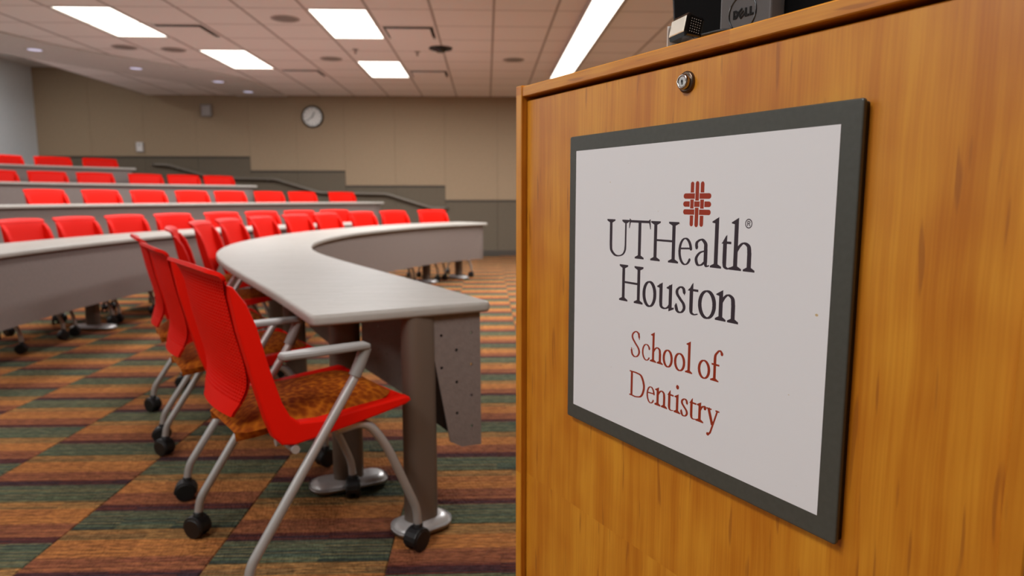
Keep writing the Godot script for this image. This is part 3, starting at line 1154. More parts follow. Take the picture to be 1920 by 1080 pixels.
func build_lectern() -> void:
	var t := thing("lectern", "maple wood lectern with a recessed lockable front and slim top board", "lectern", LECTERN_AT, LECTERN_TURN)
	var deep := -0.62
	for s in [[-0.1585, -0.1405], [0.5975, 0.6155]]:
		var sp := mb()
		box(sp, Vector3(s[0], 0.0, deep), Vector3(s[1], 1.1955, 0.0), 0.0012)
		put("side_panel", sp, M.wood, t)
	var tb := mb()
	box(tb, Vector3(-0.140, 1.1772, deep), Vector3(0.597, 1.1935, -0.0015), 0.0012)
	put("top_board", tb, M.wood_edge, t)
	var fp := mb()
	box(fp, Vector3(-0.139, 0.09, -0.030), Vector3(0.596, 1.1715, -0.0105), 0.0012)
	var front := put("front_panel", fp, M.wood, t)
	var toe := mb()
	box(toe, Vector3(-0.14, 0.0, -0.08), Vector3(0.597, 0.088, -0.06))
	put("toe_board", toe, M.dark, t)
	var bp := mb()
	box(bp, Vector3(-0.14, 0.09, -0.30), Vector3(0.597, 1.176, -0.282))
	put("inner_panel", bp, M.wood, t)
	# cam lock
	var lk := mb()
	var face := Transform3D(Basis(Vector3.RIGHT, PI / 2), Vector3(0.2290, 1.1490, -0.0105))
	lathe(lk, [Vector2(0.0, -0.001), Vector2(0.0125, -0.001), Vector2(0.0125, 0.0025), Vector2(0.0115, 0.004), Vector2(0.0098, 0.004), Vector2(0.0, 0.004)], 28, face)
	var lock := put("lock_collar", lk, M.brass, front)
	lock.set_meta("label", "bronze lock collar")
	var cy := mb()
	lathe(cy, [Vector2(0.0, 0.002), Vector2(0.0088, 0.002), Vector2(0.0088, 0.0085), Vector2(0.0080, 0.0095), Vector2(0.0062, 0.0095), Vector2(0.0058, 0.0088), Vector2(0.0, 0.0088)], 24, face)
	put("lock_cylinder", cy, M.chrome, front)
	var kh := mb()
	var kp := Transform3D(Basis(Vector3.BACK, 0.12), Vector3(0.2290, 1.1490, -0.0015))
	prism(kh, ellipse(Vector2(0, 0.0006), 0.0014, 0.0018, 12), -0.0002, 0.0001, 0.0, kp)
	box(kh, Vector3(-0.0007, -0.0036, -0.0002), Vector3(0.0007, 0.0002, 0.0001), 0.0, kp)
	put("keyhole", kh, M.black, front)
	build_sign()
	build_monitor()
	build_gadget()

func build_sign() -> void:
	var t := thing("lectern_sign", "square sign with grey border and printed white face fixed to the lectern front", "sign", LECTERN_AT, LECTERN_TURN)
	var x0 := 0.0015
	var x1 := 0.4610
	var y0 := 0.6825
	var y1 := 1.1025
	var bk := mb()
	prism(bk, round_rect(x0 + 0.002, y0 + 0.002, x1 - 0.001, y1 - 0.002, 0.003), -0.0105, -0.0045)
	put("backing", bk, M.black, t)
	var pl := mb()
	prism(pl, round_rect(x0, y0, x1, y1, 0.003), -0.0055, 0.0, 0.0016, Transform3D(), 2)
	put("border_plate", pl, M.slate, t)
	var a := Vector2(0.0185, 0.7045)
	var b := Vector2(0.4400, 1.0812)
	var fc := mb()
	quad(fc, Vector3(a.x, a.y, 0.0004), Vector3(b.x, a.y, 0.0004), Vector3(b.x, b.y, 0.0004), Vector3(a.x, b.y, 0.0004), Vector2(0, 1), Vector2(1, 1), Vector2(1, 0), Vector2(0, 0))
	for e in [[Vector2(a.x, a.y), Vector2(b.x, a.y)], [Vector2(b.x, a.y), Vector2(b.x, b.y)], [Vector2(b.x, b.y), Vector2(a.x, b.y)], [Vector2(a.x, b.y), Vector2(a.x, a.y)]]:
		quad(fc, Vector3(e[0].x, e[0].y, -0.0004), Vector3(e[1].x, e[1].y, -0.0004), Vector3(e[1].x, e[1].y, 0.0004), Vector3(e[0].x, e[0].y, 0.0004))
	var m := plain(1, 1, 1, 0.5, 0.0, 0.4)
	m.albedo_texture = tex(print_image(a, b))
	m.texture_filter = BaseMaterial3D.TEXTURE_FILTER_LINEAR_WITH_MIPMAPS
	put("printed_face", fc, m, t)

# --- the print on the sign, drawn with a broad pen
var ink: Image
var ink_k := 1.0
var ink_a := Vector2.ZERO
var ink_b := Vector2.ZERO
var ink_c := Color.BLACK
var thick := 0.0045
var thin := 0.0014

func fill_poly(p: PackedVector2Array) -> void:
	# a polygon in metres on the sign, filled row by row
	var q := PackedVector2Array()
	var lo := 1e9
	var hi := -1e9
	for v in p:
		var w := Vector2((v.x - ink_a.x) * ink_k, (ink_b.y - v.y) * ink_k)
		q.append(w)
		lo = minf(lo, w.y)
		hi = maxf(hi, w.y)
	for y in range(int(floorf(lo)), int(ceilf(hi)) + 1):
		var c := y + 0.5
		var xs := []
		for i in q.size():
			var a := q[i]
			var b := q[(i + 1) % q.size()]
			if (a.y <= c) != (b.y <= c):
				xs.append(a.x + (b.x - a.x) * (c - a.y) / (b.y - a.y))
		xs.sort()
		for i in range(0, xs.size() - 1, 2):
			var u := roundi(xs[i])
			var v := roundi(xs[i + 1])
			if v > u:
				ink.fill_rect(Rect2i(u, y, v - u, 1), ink_c)

func pen(pts: Array, curved := true, w0 := 1.0, w1 := 1.0) -> void:
	var c: PackedVector2Array = spline(pts, 10) if curved else PackedVector2Array(pts)
	var l := PackedVector2Array()
	var r := PackedVector2Array()
	var n := c.size()
	for i in n:
		var t := (c[mini(i + 1, n - 1)] - c[maxi(i - 1, 0)]).normalized()
		var tt := t.rotated(-0.16)   # the stress leans a little, as with a pen
		var w := lerpf(thin, thick, pow(absf(tt.y), 1.25)) * lerpf(w0, w1, float(i) / maxf(n - 1, 1)) * 0.5
		var s := Vector2(-t.y, t.x) * w
		l.append(c[i] + s)
		r.append(c[i] - s)
	for i in n - 1:
		fill_poly(PackedVector2Array([l[i], l[i + 1], r[i + 1], r[i]]))
	if curved:
		for i in range(1, n - 1):
			fill_poly(ellipse(c[i], l[i].distance_to(c[i]) * 0.96, l[i].distance_to(c[i]) * 0.96, 10))

func serif(x: float, y: float, half: float, up: float, left := 1.0, right := 1.0) -> void:
	# a bracketed foot; up is +1 at a baseline and -1 at a cap line
	var h := thin * 0.95
	fill_poly(PackedVector2Array([Vector2(x - half * left, y), Vector2(x + half * right, y), Vector2(x + half * right, y + up * h), Vector2(x + thick * 0.5, y + up * h * 2.3), Vector2(x - thick * 0.5, y + up * h * 2.3), Vector2(x - half * left, y + up * h)]))

func stem(x: float, y0: float, y1: float, w := 1.0) -> void:
	fill_poly(PackedVector2Array([Vector2(x - thick * 0.5 * w, y0), Vector2(x + thick * 0.5 * w, y0), Vector2(x + thick * 0.5 * w, y1), Vector2(x - thick * 0.5 * w, y1)]))

func flag(x: float, y: float) -> void:
	# slanted head serif of a lower-case stem
	fill_poly(PackedVector2Array([Vector2(x + thick * 0.5, y + thin), Vector2(x + thick * 0.5, y - thick), Vector2(x - thick * 0.5, y - thick * 0.9), Vector2(x - thick * 1.25, y - thick * 0.75), Vector2(x - thick * 1.25, y - thick * 0.55)]))

func oval(x0: float, x1: float, y0: float, y1: float, from := 0.0, to := 360.0) -> void:
	var p := []
	var c := Vector2((x0 + x1) / 2, (y0 + y1) / 2)
	var rx := (x1 - x0) / 2 - thick * 0.45
	var ry := (y1 - y0) / 2 - thin * 0.45
	for i in 25:
		var a := deg_to_rad(lerpf(from, to, i / 24.0))
		p.append(c + Vector2(cos(a) * rx, sin(a) * ry))
	pen(p)

func glyph(g: String, x: Array, base: float, xh: float, cap: float) -> void:
	var h := xh - base
	var o := thin * 0.5
	var sw := thick * 1.55
	match g:
		"U":
			stem(x[1], base + (cap - base) * 0.3, cap)
			stem(x[2], base + (cap - base) * 0.3, cap, 0.62)
			pen([Vector2(x[1], base + (cap - base) * 0.32), Vector2(x[1] + 0.0012, base + (cap - base) * 0.16), Vector2(lerpf(x[1], x[2], 0.28), base + (cap - base) * 0.04), Vector2(lerpf(x[1], x[2], 0.55), base + o), Vector2(lerpf(x[1], x[2], 0.82), base + (cap - base) * 0.07), Vector2(x[2] - 0.001, base + (cap - base) * 0.18), Vector2(x[2], base + (cap - base) * 0.32)], true, 1.0, 0.62)
			serif(x[1], cap, sw, -1.0)
			serif(x[2], cap, sw * 0.85, -1.0)
		"T":
			stem(x[1], base, cap - thin)
			serif(x[1], base, sw, 1.0)
			fill_poly(PackedVector2Array([Vector2(x[0] + 0.001, cap), Vector2(x[2] - 0.001, cap), Vector2(x[2] - 0.001, cap - thin * 1.5), Vector2(x[0] + 0.001, cap - thin * 1.5)]))
			fill_poly(PackedVector2Array([Vector2(x[0] + 0.0005, cap + thin), Vector2(x[0] + 0.004, cap), Vector2(x[0] + 0.003, cap - thin * 1.5), Vector2(x[0] + 0.0005, cap - thick * 1.9), Vector2(x[0] - 0.0006, cap - thick * 1.9)]))
			fill_poly(PackedVector2Array([Vector2(x[2] - 0.0005, cap + thin), Vector2(x[2] - 0.004, cap), Vector2(x[2] - 0.003, cap - thin * 1.5), Vector2(x[2] - 0.0005, cap - thick * 1.9), Vector2(x[2] + 0.0006, cap - thick * 1.9)]))
		"H":
			for k in [1, 2]:
				stem(x[k], base, cap)
				serif(x[k], base, sw, 1.0)
				serif(x[k], cap, sw, -1.0)
			fill_poly(rect(x[1], base + (cap - base) * 0.50, x[2], base + (cap - base) * 0.50 + thin * 1.25))
		"o":
			oval(x[0], x[1], base - o, xh + o)
		"c", "e":
			var c := Vector2((x[0] + x[1]) / 2 + 0.0005, (base + xh) / 2)
			var rx: float = (x[1] - x[0]) / 2 - thick * 0.25
			var ry := h / 2
			var p := []
			var f0 := 40.0 if g == "c" else -2.0
			for i in 19:
				var a := deg_to_rad(lerpf(f0, 322.0, i / 18.0))
				p.append(c + Vector2(cos(a) * rx, sin(a) * ry))
			if g == "e":
				p.pop_front()
				var bar: float = base + h * 0.60
				fill_poly(PackedVector2Array([Vector2(x[0] + thick * 0.5, bar - thin * 0.5), Vector2(x[1] - thick * 0.2, bar), Vector2(x[1] - thick * 0.2, bar + thin), Vector2(x[0] + thick * 0.5, bar + thin * 0.5)]))
				p = []
				for i in 21:
					var a := deg_to_rad(lerpf(12.0, 325.0, i / 20.0))
					p.append(c + Vector2(cos(a) * rx, sin(a) * ry))
			pen(p, true, 0.75, 0.7)
			if g == "c":
				fill_poly(ellipse(c + Vector2(cos(0.7) * rx, sin(0.7) * ry - 0.0006), thick * 0.42, thick * 0.5, 14))
		"a":
			pen([Vector2(x[0] + 0.0015, base + h * 0.74), Vector2(x[0] + 0.003, base + h * 0.9), Vector2(lerpf(x[0], x[1], 0.6), xh), Vector2(x[1] - 0.0006, base + h * 0.86), Vector2(x[1], base + h * 0.62)], true, 0.8, 1.0)
			fill_poly(ellipse(Vector2(x[0] + 0.0022, base + h * 0.72), thick * 0.42, thick * 0.55, 14))
			stem(x[1], base + h * 0.16, base + h * 0.66)
			pen([Vector2(x[1], base + h * 0.2), Vector2(x[1] + 0.0008, base + h * 0.06), Vector2(x[1] + 0.003, base + 0.0008), Vector2(x[2], base + h * 0.06)], true, 0.9, 0.6)
			pen([Vector2(x[1], base + h * 0.60), Vector2(lerpf(x[0], x[1], 0.45), base + h * 0.50), Vector2(x[0] + 0.002, base + h * 0.28), Vector2(lerpf(x[0], x[1], 0.26), base + h * 0.06), Vector2(lerpf(x[0], x[1], 0.6), base + h * 0.05), Vector2(x[1], base + h * 0.20)], true, 0.8, 0.8)
		"l", "h":
			var asc := cap + (cap - base) * 0.11
			stem(x[0], base, asc - thin)
			flag(x[0], asc)
			serif(x[0], base, sw * 0.95, 1.0)
			if g == "h":
				shoulder(x[0], x[1], base, xh, sw)
		"n":
			stem(x[0], base, xh - thin)
			flag(x[0], xh + thin)
			serif(x[0], base, sw * 0.9, 1.0)
			shoulder(x[0], x[1], base, xh, sw)
		"u":
			stem(x[1], base + h * 0.25, xh)
			flag(x[1], xh)
			stem(x[2], base + h * 0.08, xh)
			flag(x[2], xh)
			pen([Vector2(x[1], base + h * 0.32), Vector2(x[1] + 0.0012, base + h * 0.10), Vector2(lerpf(x[1], x[2], 0.40), base + o), Vector2(lerpf(x[1], x[2], 0.75), base + h * 0.10), Vector2(x[2], base + h * 0.26)], true, 1.0, 0.7)
			fill_poly(PackedVector2Array([Vector2(x[2] - thick * 0.5, base - thin * 0.8), Vector2(x[3], base + h * 0.07), Vector2(x[3], base + h * 0.07 + thin), Vector2(x[2] + thick * 0.5, base + h * 0.12), Vector2(x[2] - thick * 0.5, base + h * 0.2)]))
		"t":
			var up := xh + h * 0.24
			stem(x[1], base + h * 0.2, xh)
			fill_poly(PackedVector2Array([Vector2(x[1] - thick * 0.5, xh), Vector2(x[1] + thick * 0.5, xh), Vector2(x[1] + thick * 0.5, up), Vector2(x[1] + thick * 0.1, up - thin)]))
			fill_poly(PackedVector2Array([Vector2(x[0], xh - thin * 1.3), Vector2(x[2], xh - thin * 1.3), Vector2(x[2], xh), Vector2(x[0] + thick * 0.5, xh)]))
			pen([Vector2(x[1], base + h * 0.25), Vector2(x[1] + 0.0008, base + h * 0.09), Vector2(x[1] + thick * 0.9, base + thin * 0.4), Vector2(x[2], base + h * 0.07)], true, 1.0, 0.6)
		"s", "S":
			var top := xh if g == "s" else cap
			var k := top - base
			pen([Vector2(lerpf(x[0], x[1], 0.86), base + k * 0.80), Vector2(lerpf(x[0], x[1], 0.76), base + k * 0.95), Vector2(lerpf(x[0], x[1], 0.48), top), Vector2(lerpf(x[0], x[1], 0.17), base + k * 0.88), Vector2(lerpf(x[0], x[1], 0.15), base + k * 0.72), Vector2(lerpf(x[0], x[1], 0.45), base + k * 0.54), Vector2(lerpf(x[0], x[1], 0.80), base + k * 0.36), Vector2(lerpf(x[0], x[1], 0.88), base + k * 0.19), Vector2(lerpf(x[0], x[1], 0.68), base + k * 0.04), Vector2(lerpf(x[0], x[1], 0.38), base), Vector2(lerpf(x[0], x[1], 0.14), base + k * 0.08), Vector2(lerpf(x[0], x[1], 0.05), base + k * 0.24)], true, 0.85, 0.85)
			fill_poly(PackedVector2Array([Vector2(x[0], base + k * 0.33), Vector2(x[0] + thin, base + k * 0.33), Vector2(x[0] + thick * 0.9, base + k * 0.10), Vector2(x[0] + thin, base + k * 0.02)]))
			fill_poly(PackedVector2Array([Vector2(lerpf(x[0], x[1], 0.92), base + k * 0.70), Vector2(lerpf(x[0], x[1], 0.84), base + k * 0.72), Vector2(lerpf(x[0], x[1], 0.74), base + k * 0.92), Vector2(lerpf(x[0], x[1], 0.90), base + k * 0.98)]))
		"f":
			var asc := cap + (cap - base) * 0.09
			stem(x[0], base, xh + h * 0.2)
			serif(x[0], base, sw, 1.0)
			pen([Vector2(x[0], xh + h * 0.1), Vector2(x[0] + 0.0004, xh + h * 0.45), Vector2(x[0] + 0.003, asc - 0.003), Vector2(x[0] + 0.0068, asc), Vector2(x[1] - 0.001, asc - 0.0026)], true, 1.0, 0.8)
			fill_poly(ellipse(Vector2(x[1] - 0.0016, asc - 0.0032), thick * 0.5, thick * 0.55, 14))
			fill_poly(rect(x[0] - thick * 1.2, xh - thin * 1.3, x[0] + thick * 1.7, xh))
		"D":
			stem(x[1], base, cap)
			fill_poly(rect(x[0], cap - thin, x[1] + thick, cap))
			fill_poly(rect(x[0], base, x[1] + thick, base + thin))
			pen([Vector2(x[1], cap - o), Vector2(lerpf(x[1], x[2], 0.35), cap - o), Vector2(lerpf(x[1], x[2], 0.72), base + (cap - base) * 0.9), Vector2(x[2] - thick * 0.5, base + (cap - base) * 0.52), Vector2(lerpf(x[1], x[2], 0.75), base + (cap - base) * 0.14), Vector2(lerpf(x[1], x[2], 0.38), base + o), Vector2(x[1], base + o)])
		"i":
			stem(x[0], base, xh - thin)
			flag(x[0], xh + thin)
			serif(x[0], base, sw * 0.9, 1.0)
			fill_poly(ellipse(Vector2(x[0] - 0.0002, cap - 0.0012), thick * 0.62, thick * 0.68, 16))
		"r":
			stem(x[0], base, xh - thin)
			flag(x[0], xh + thin)
			serif(x[0], base, sw, 1.0)
			pen([Vector2(x[0], base + h * 0.62), Vector2(lerpf(x[0], x[1], 0.35), base + h * 0.88), Vector2(lerpf(x[0], x[1], 0.75), xh - 0.0006), Vector2(x[1], base + h * 0.9)], true, 0.7, 1.1)
			fill_poly(ellipse(Vector2(x[1] - 0.001, base + h * 0.87), thick * 0.5, thick * 0.5, 14))
		"y":
			pen([Vector2(x[0] + thick * 0.8, xh), Vector2(x[1] + 0.0002, base + h * 0.10)], false)
			pen([Vector2(x[2] - thick * 0.7, xh), Vector2(x[1] - 0.0002, base - 0.0010), Vector2(x[1] - 0.0025, base - 0.0075), Vector2(x[3] + 0.0008, base - 0.0108)], false, 0.62, 0.8)
			fill_poly(ellipse(Vector2(x[3], base - 0.0104), thick * 0.55, thick * 0.5, 14))
			fill_poly(rect(x[0], xh - thin, x[0] + thick * 2.0, xh))
			fill_poly(rect(x[2] - thick * 1.5, xh - thin, x[2], xh))

func shoulder(xa: float, xb: float, base: float, xh: float, sw: float) -> void:
	var h := xh - base
	pen([Vector2(xa, base + h * 0.62), Vector2(lerpf(xa, xb, 0.28), base + h * 0.87), Vector2(lerpf(xa, xb, 0.58), xh - thin * 0.3), Vector2(lerpf(xa, xb, 0.92), base + h * 0.88), Vector2(xb, base + h * 0.62)], true, 0.7, 1.0)
	stem(xb, base, base + h * 0.66)
	serif(xb, base, sw * 0.9, 1.0)

func bar(p: Vector2, q: Vector2, w: float, round_a: bool, round_b: bool) -> void:
	var d := (q - p).normalized()
	var s := Vector2(-d.y, d.x) * w / 2
	var a := p + d * (w / 2 if round_a else 0.0)
	var b := q - d * (w / 2 if round_b else 0.0)
	fill_poly(PackedVector2Array([a + s, b + s, b - s, a - s]))
	if round_a:
		fill_poly(ellipse(a, w / 2, w / 2, 20))
	if round_b:
		fill_poly(ellipse(b, w / 2, w / 2, 20))

func print_image(a: Vector2, b: Vector2) -> Image:
	var w := 2000
	ink_k = w / (b.x - a.x)
	ink_a = a
	ink_b = b
	var hgt := int((b.y - a.y) * ink_k)
	ink = Image.create(w, hgt, false, Image.FORMAT_RGB8)
	ink.fill(Color(0.885, 0.885, 0.89))
	# a few old specks on the sheet
	var r := RandomNumberGenerator.new()
	r.seed = 9
	for k in 14:
		ink_c = Color(0.885, 0.885, 0.89).lerp(Color(0.74, 0.66, 0.50), r.randf_range(0.2, 0.7))
		var c := Vector2(r.randf_range(a.x + 0.05, b.x - 0.01), r.randf_range(a.y + 0.01, b.y - 0.02))
		fill_poly(ellipse(c, r.randf_range(0.0004, 0.0011), r.randf_range(0.0004, 0.0011), 9))
	ink_c = Color(0.78, 0.68, 0.50)
	fill_poly(ellipse(Vector2(0.4265, 0.9025), 0.0018, 0.0013, 10))
	# woven emblem
	ink_c = Color(0.61, 0.21, 0.12)
	var cx := [0.2543, 0.2622, 0.2702]
	var cy := [1.0165, 1.0072, 0.9981]
	var vw := 0.0056
	var hw := 0.0062
	var gap := 0.0009
	for i in [0, 2]:
		bar(Vector2(cx[i], 1.0330), Vector2(cx[i], cy[0] + hw / 2 + gap), vw, true, false)
		bar(Vector2(cx[i], cy[0] - hw / 2 - gap), Vector2(cx[i], cy[2] + hw / 2 + gap), vw, false, false)
		bar(Vector2(cx[i], cy[2] - hw / 2 - gap), Vector2(cx[i], 0.9815), vw, false, true)
	bar(Vector2(cx[1], 1.0335), Vector2(cx[1], cy[1] + hw / 2 + gap), vw, true, false)
	bar(Vector2(cx[1], cy[1] - hw / 2 - gap), Vector2(cx[1], 0.9808), vw, false, true)
	for j in [0, 2]:
		bar(Vector2(0.2403, cy[j]), Vector2(cx[1] - vw / 2 - gap, cy[j]), hw, true, false)
		bar(Vector2(cx[1] + vw / 2 + gap, cy[j]), Vector2(0.2841, cy[j]), hw, false, true)
	bar(Vector2(0.2400, cy[1]), Vector2(cx[0] - vw / 2 - gap, cy[1]), hw, true, false)
	bar(Vector2(cx[0] + vw / 2 + gap, cy[1]), Vector2(cx[2] - vw / 2 - gap, cy[1]), hw, false, false)
	bar(Vector2(cx[2] + vw / 2 + gap, cy[1]), Vector2(0.2843, cy[1]), hw, false, true)
	# first and second lines
	ink_c = Color(0.215, 0.18, 0.205)
	thick = 0.0057
	thin = 0.0021
	for g in [["U", [0.0945, 0.1034, 0.1346, 0.1404]], ["T", [0.1418, 0.1629, 0.1836]], ["H", [0.1873, 0.1932, 0.2257, 0.2333]], ["e", [0.2345, 0.2563]], ["a", [0.2621, 0.2786, 0.2843]], ["l", [0.2944]], ["t", [0.3017, 0.3071, 0.3161]], ["h", [0.3228, 0.3415]]]:
		glyph(g[0], g[1], 0.9362, 0.9669, 0.9858)
	for g in [["H", [0.1233, 0.1323, 0.1631, 0.1712]], ["o", [0.1715, 0.1974]], ["u", [0.2, 0.2059, 0.2231, 0.2296]], ["s", [0.2322, 0.2491]], ["t", [0.252, 0.2584, 0.2696]], ["o", [0.2699, 0.2974]], ["n", [0.3045, 0.3225]]]:
		glyph(g[0], g[1], 0.8777, 0.9085, 0.9262)
	# registered mark
	fill_poly(ellipse(Vector2(0.3389, 0.9874), 0.0048, 0.0051, 28))
	var keep := ink_c
	ink_c = Color(0.885, 0.885, 0.89)
	fill_poly(ellipse(Vector2(0.3389, 0.9874), 0.0037, 0.0040, 28))
	ink_c = keep
	fill_poly(rect(0.3370, 0.9848, 0.3379, 0.9900))
	thick = 0.0010
	thin = 0.0008
	pen([Vector2(0.3375, 0.9897), Vector2(0.3396, 0.9897), Vector2(0.3404, 0.9886), Vector2(0.3396, 0.9875), Vector2(0.3375, 0.9875)])
	pen([Vector2(0.3392, 0.9875), Vector2(0.3406, 0.9849)], false)
	# third and fourth lines
	ink_c = Color(0.58, 0.19, 0.08)
	thick = 0.0041
	thin = 0.0016
	for g in [["S", [0.1511, 0.1697]], ["c", [0.1731, 0.1894]], ["h", [0.1948, 0.2075]], ["o", [0.2127, 0.2306]], ["o", [0.2331, 0.2521]], ["l", [0.2583]], ["o", [0.2733, 0.2925]], ["f", [0.2993, 0.3109]]]:
		glyph(g[0], g[1], 0.8067, 0.8272, 0.8404)
	for g in [["D", [0.1494, 0.154, 0.1809]], ["e", [0.1841, 0.1992]], ["n", [0.2054, 0.2176]], ["t", [0.2228, 0.2267, 0.2344]], ["i", [0.2408]], ["s", [0.2474, 0.2592]], ["t", [0.2613, 0.265, 0.2728]], ["r", [0.2786, 0.2877]], ["y", [0.289, 0.2987, 0.3091, 0.2924]]]:
		glyph(g[0], g[1], 0.7525, 0.7735, 0.7863)
	return ink

func build_monitor() -> void:
	var t := thing("computer_monitor", "back of a black computer monitor on a grey stand, standing on the lectern top", "monitor", LECTERN_AT + Basis(Vector3.UP, LECTERN_TURN) * Vector3(0.10, 1.1965, -0.27), LECTERN_TURN)
	# local origin: foot of the stand on the lectern top
	var sc := mb()
	prism(sc, PackedVector2Array([Vector2(-0.185, 0.085), Vector2(-0.17, 0.072), Vector2(0.30, 0.072), Vector2(0.315, 0.085), Vector2(0.315, 0.37), Vector2(0.30, 0.382), Vector2(-0.20, 0.382), Vector2(-0.215, 0.37)]), -0.045, 0.0, 0.008, Transform3D(), 2)
	put("housing", sc, M.monitor_black, t)
	var st := mb()
	prism(st, PackedVector2Array([Vector2(-0.048, 0.0), Vector2(0.048, 0.0), Vector2(0.048, 0.24), Vector2(-0.048, 0.24)]), 0.0, 0.03, 0.003, Transform3D(), 2)
	var stand := put("stand", st, M.monitor_grey, t)
	var bs := mb()
	prism(bs, round_rect(-0.10, -0.03, 0.10, 0.13, 0.02), 0.0, 0.010, 0.003, Transform3D(FLAT, Vector3.ZERO))
	put("base", bs, M.monitor_black, t)
	var c := Vector2(-0.0035, 0.0885)
	var rg := mb()
	var ring := PackedVector3Array()
	for i in 41:
		ring.append(Vector3(c.x + cos(TAU * i / 40) * 0.0255, c.y + sin(TAU * i / 40) * 0.0255, 0.0302))
	tube(rg, ring, 0.0013, 6)
	put("logo_ring", rg, M.gloss_black, stand)
	# letters of the badge, cut as raised strips
	var lt := mb()
	var h := 0.0062
	var y0 := c.y - h
	var y1 := c.y + h
	var D := PackedVector2Array([Vector2(-0.0205, y0), Vector2(-0.0150, y0), Vector2(-0.0118, y0 + 0.0022), Vector2(-0.0105, c.y), Vector2(-0.0118, y1 - 0.0022), Vector2(-0.0150, y1), Vector2(-0.0205, y1), Vector2(-0.0205, y1 - 0.003), Vector2(-0.0155, y1 - 0.003), Vector2(-0.0138, c.y), Vector2(-0.0155, y0 + 0.003), Vector2(-0.0175, y0 + 0.003), Vector2(-0.0175, y1 - 0.003), Vector2(-0.0205, y1 - 0.003)])
	prism(lt, D, 0.030, 0.0312)
	var e := Transform3D(Basis(Vector3.BACK, 0.62), Vector3(-0.0050, c.y, 0.030))
	for r in [rect(-0.0055, -0.0060, -0.0030, 0.0060), rect(-0.0032, -0.0060, 0.0050, -0.0036), rect(-0.0032, -0.0012, 0.0050, 0.0012), rect(-0.0032, 0.0036, 0.0050, 0.0060)]:
		prism(lt, r, 0.0, 0.0013, 0.0, e)
	for x in [0.0018, 0.0105]:
		prism(lt, PackedVector2Array([Vector2(x, y0), Vector2(x + 0.0072, y0), Vector2(x + 0.0072, y0 + 0.003), Vector2(x + 0.003, y0 + 0.003), Vector2(x + 0.003, y1), Vector2(x, y1)]), 0.030, 0.0312)
	put("logo_letters", lt, M.gloss_black, stand)

func build_gadget() -> void:
	# small desk unit with a silver window, leaning back on a clear bracket
	var b := Basis(Vector3.UP, LECTERN_TURN)
	var t := thing("desk_clock", "small glossy black gadget with a silver face on the lectern edge", "gadget", LECTERN_AT + b * Vector3(0.190, 1.1935, -0.040), LECTERN_TURN - 0.23)
	var tilt := Transform3D(Basis(Vector3.RIGHT, -0.20), Vector3(0, 0.014, 0))
	var bd := mb()
	prism(bd, PackedVector2Array([Vector2(-0.012, 0.0), Vector2(0.010, -0.002), Vector2(0.0125, 0.004), Vector2(0.0125, 0.022), Vector2(0.010, 0.027), Vector2(-0.008, 0.0255), Vector2(-0.012, 0.022)]), -0.020, 0.020, 0.003, tilt * Transform3D(Basis(Vector3.UP, -PI / 2), Vector3.ZERO), 2)
	var body := put("body", bd, M.gloss_black, t)
	var sf := mb()
	box(sf, Vector3(-0.0175, 0.003, 0.0118), Vector3(0.0175, 0.0225, 0.0132), 0.001, tilt)
	put("face_plate", sf, plain(0.86, 0.84, 0.78, 0.3, 0.1), body)
	var gr := mb()
	for i in 5:
		for j in 6:
			lathe(gr, [Vector2(0.0, -0.0002), Vector2(0.00055, -0.0002), Vector2(0.00055, 0.0003), Vector2(0.0, 0.0003)], 6, tilt * Transform3D(Basis(Vector3.BACK, -PI / 2), Vector3(0.020, 0.005 + j * 0.003, 0.006 - i * 0.003)))
	put("grille", gr, M.grey_metal, body)
	var br := mb()
	box(br, Vector3(-0.0225, 0.0, -0.012), Vector3(-0.0205, 0.034, 0.012), 0.0006)
	box(br, Vector3(-0.0225, 0.0, -0.014), Vector3(0.021, 0.002, 0.014), 0.0006)
	box(br, Vector3(-0.015, 0.002, -0.006), Vector3(0.015, 0.0145, -0.003), 0.0006)
	put("bracket", br, M.white_metal, t)
	var cb := mb()
	tube(cb, fillet([Vector3(0.018, 0.016, -0.012), Vector3(0.035, 0.020, -0.03), Vector3(0.07, 0.012, -0.04), Vector3(0.10, 0.004, -0.06)], 0.03), 0.0018, 6)
	put("cable", cb, M.black, t)


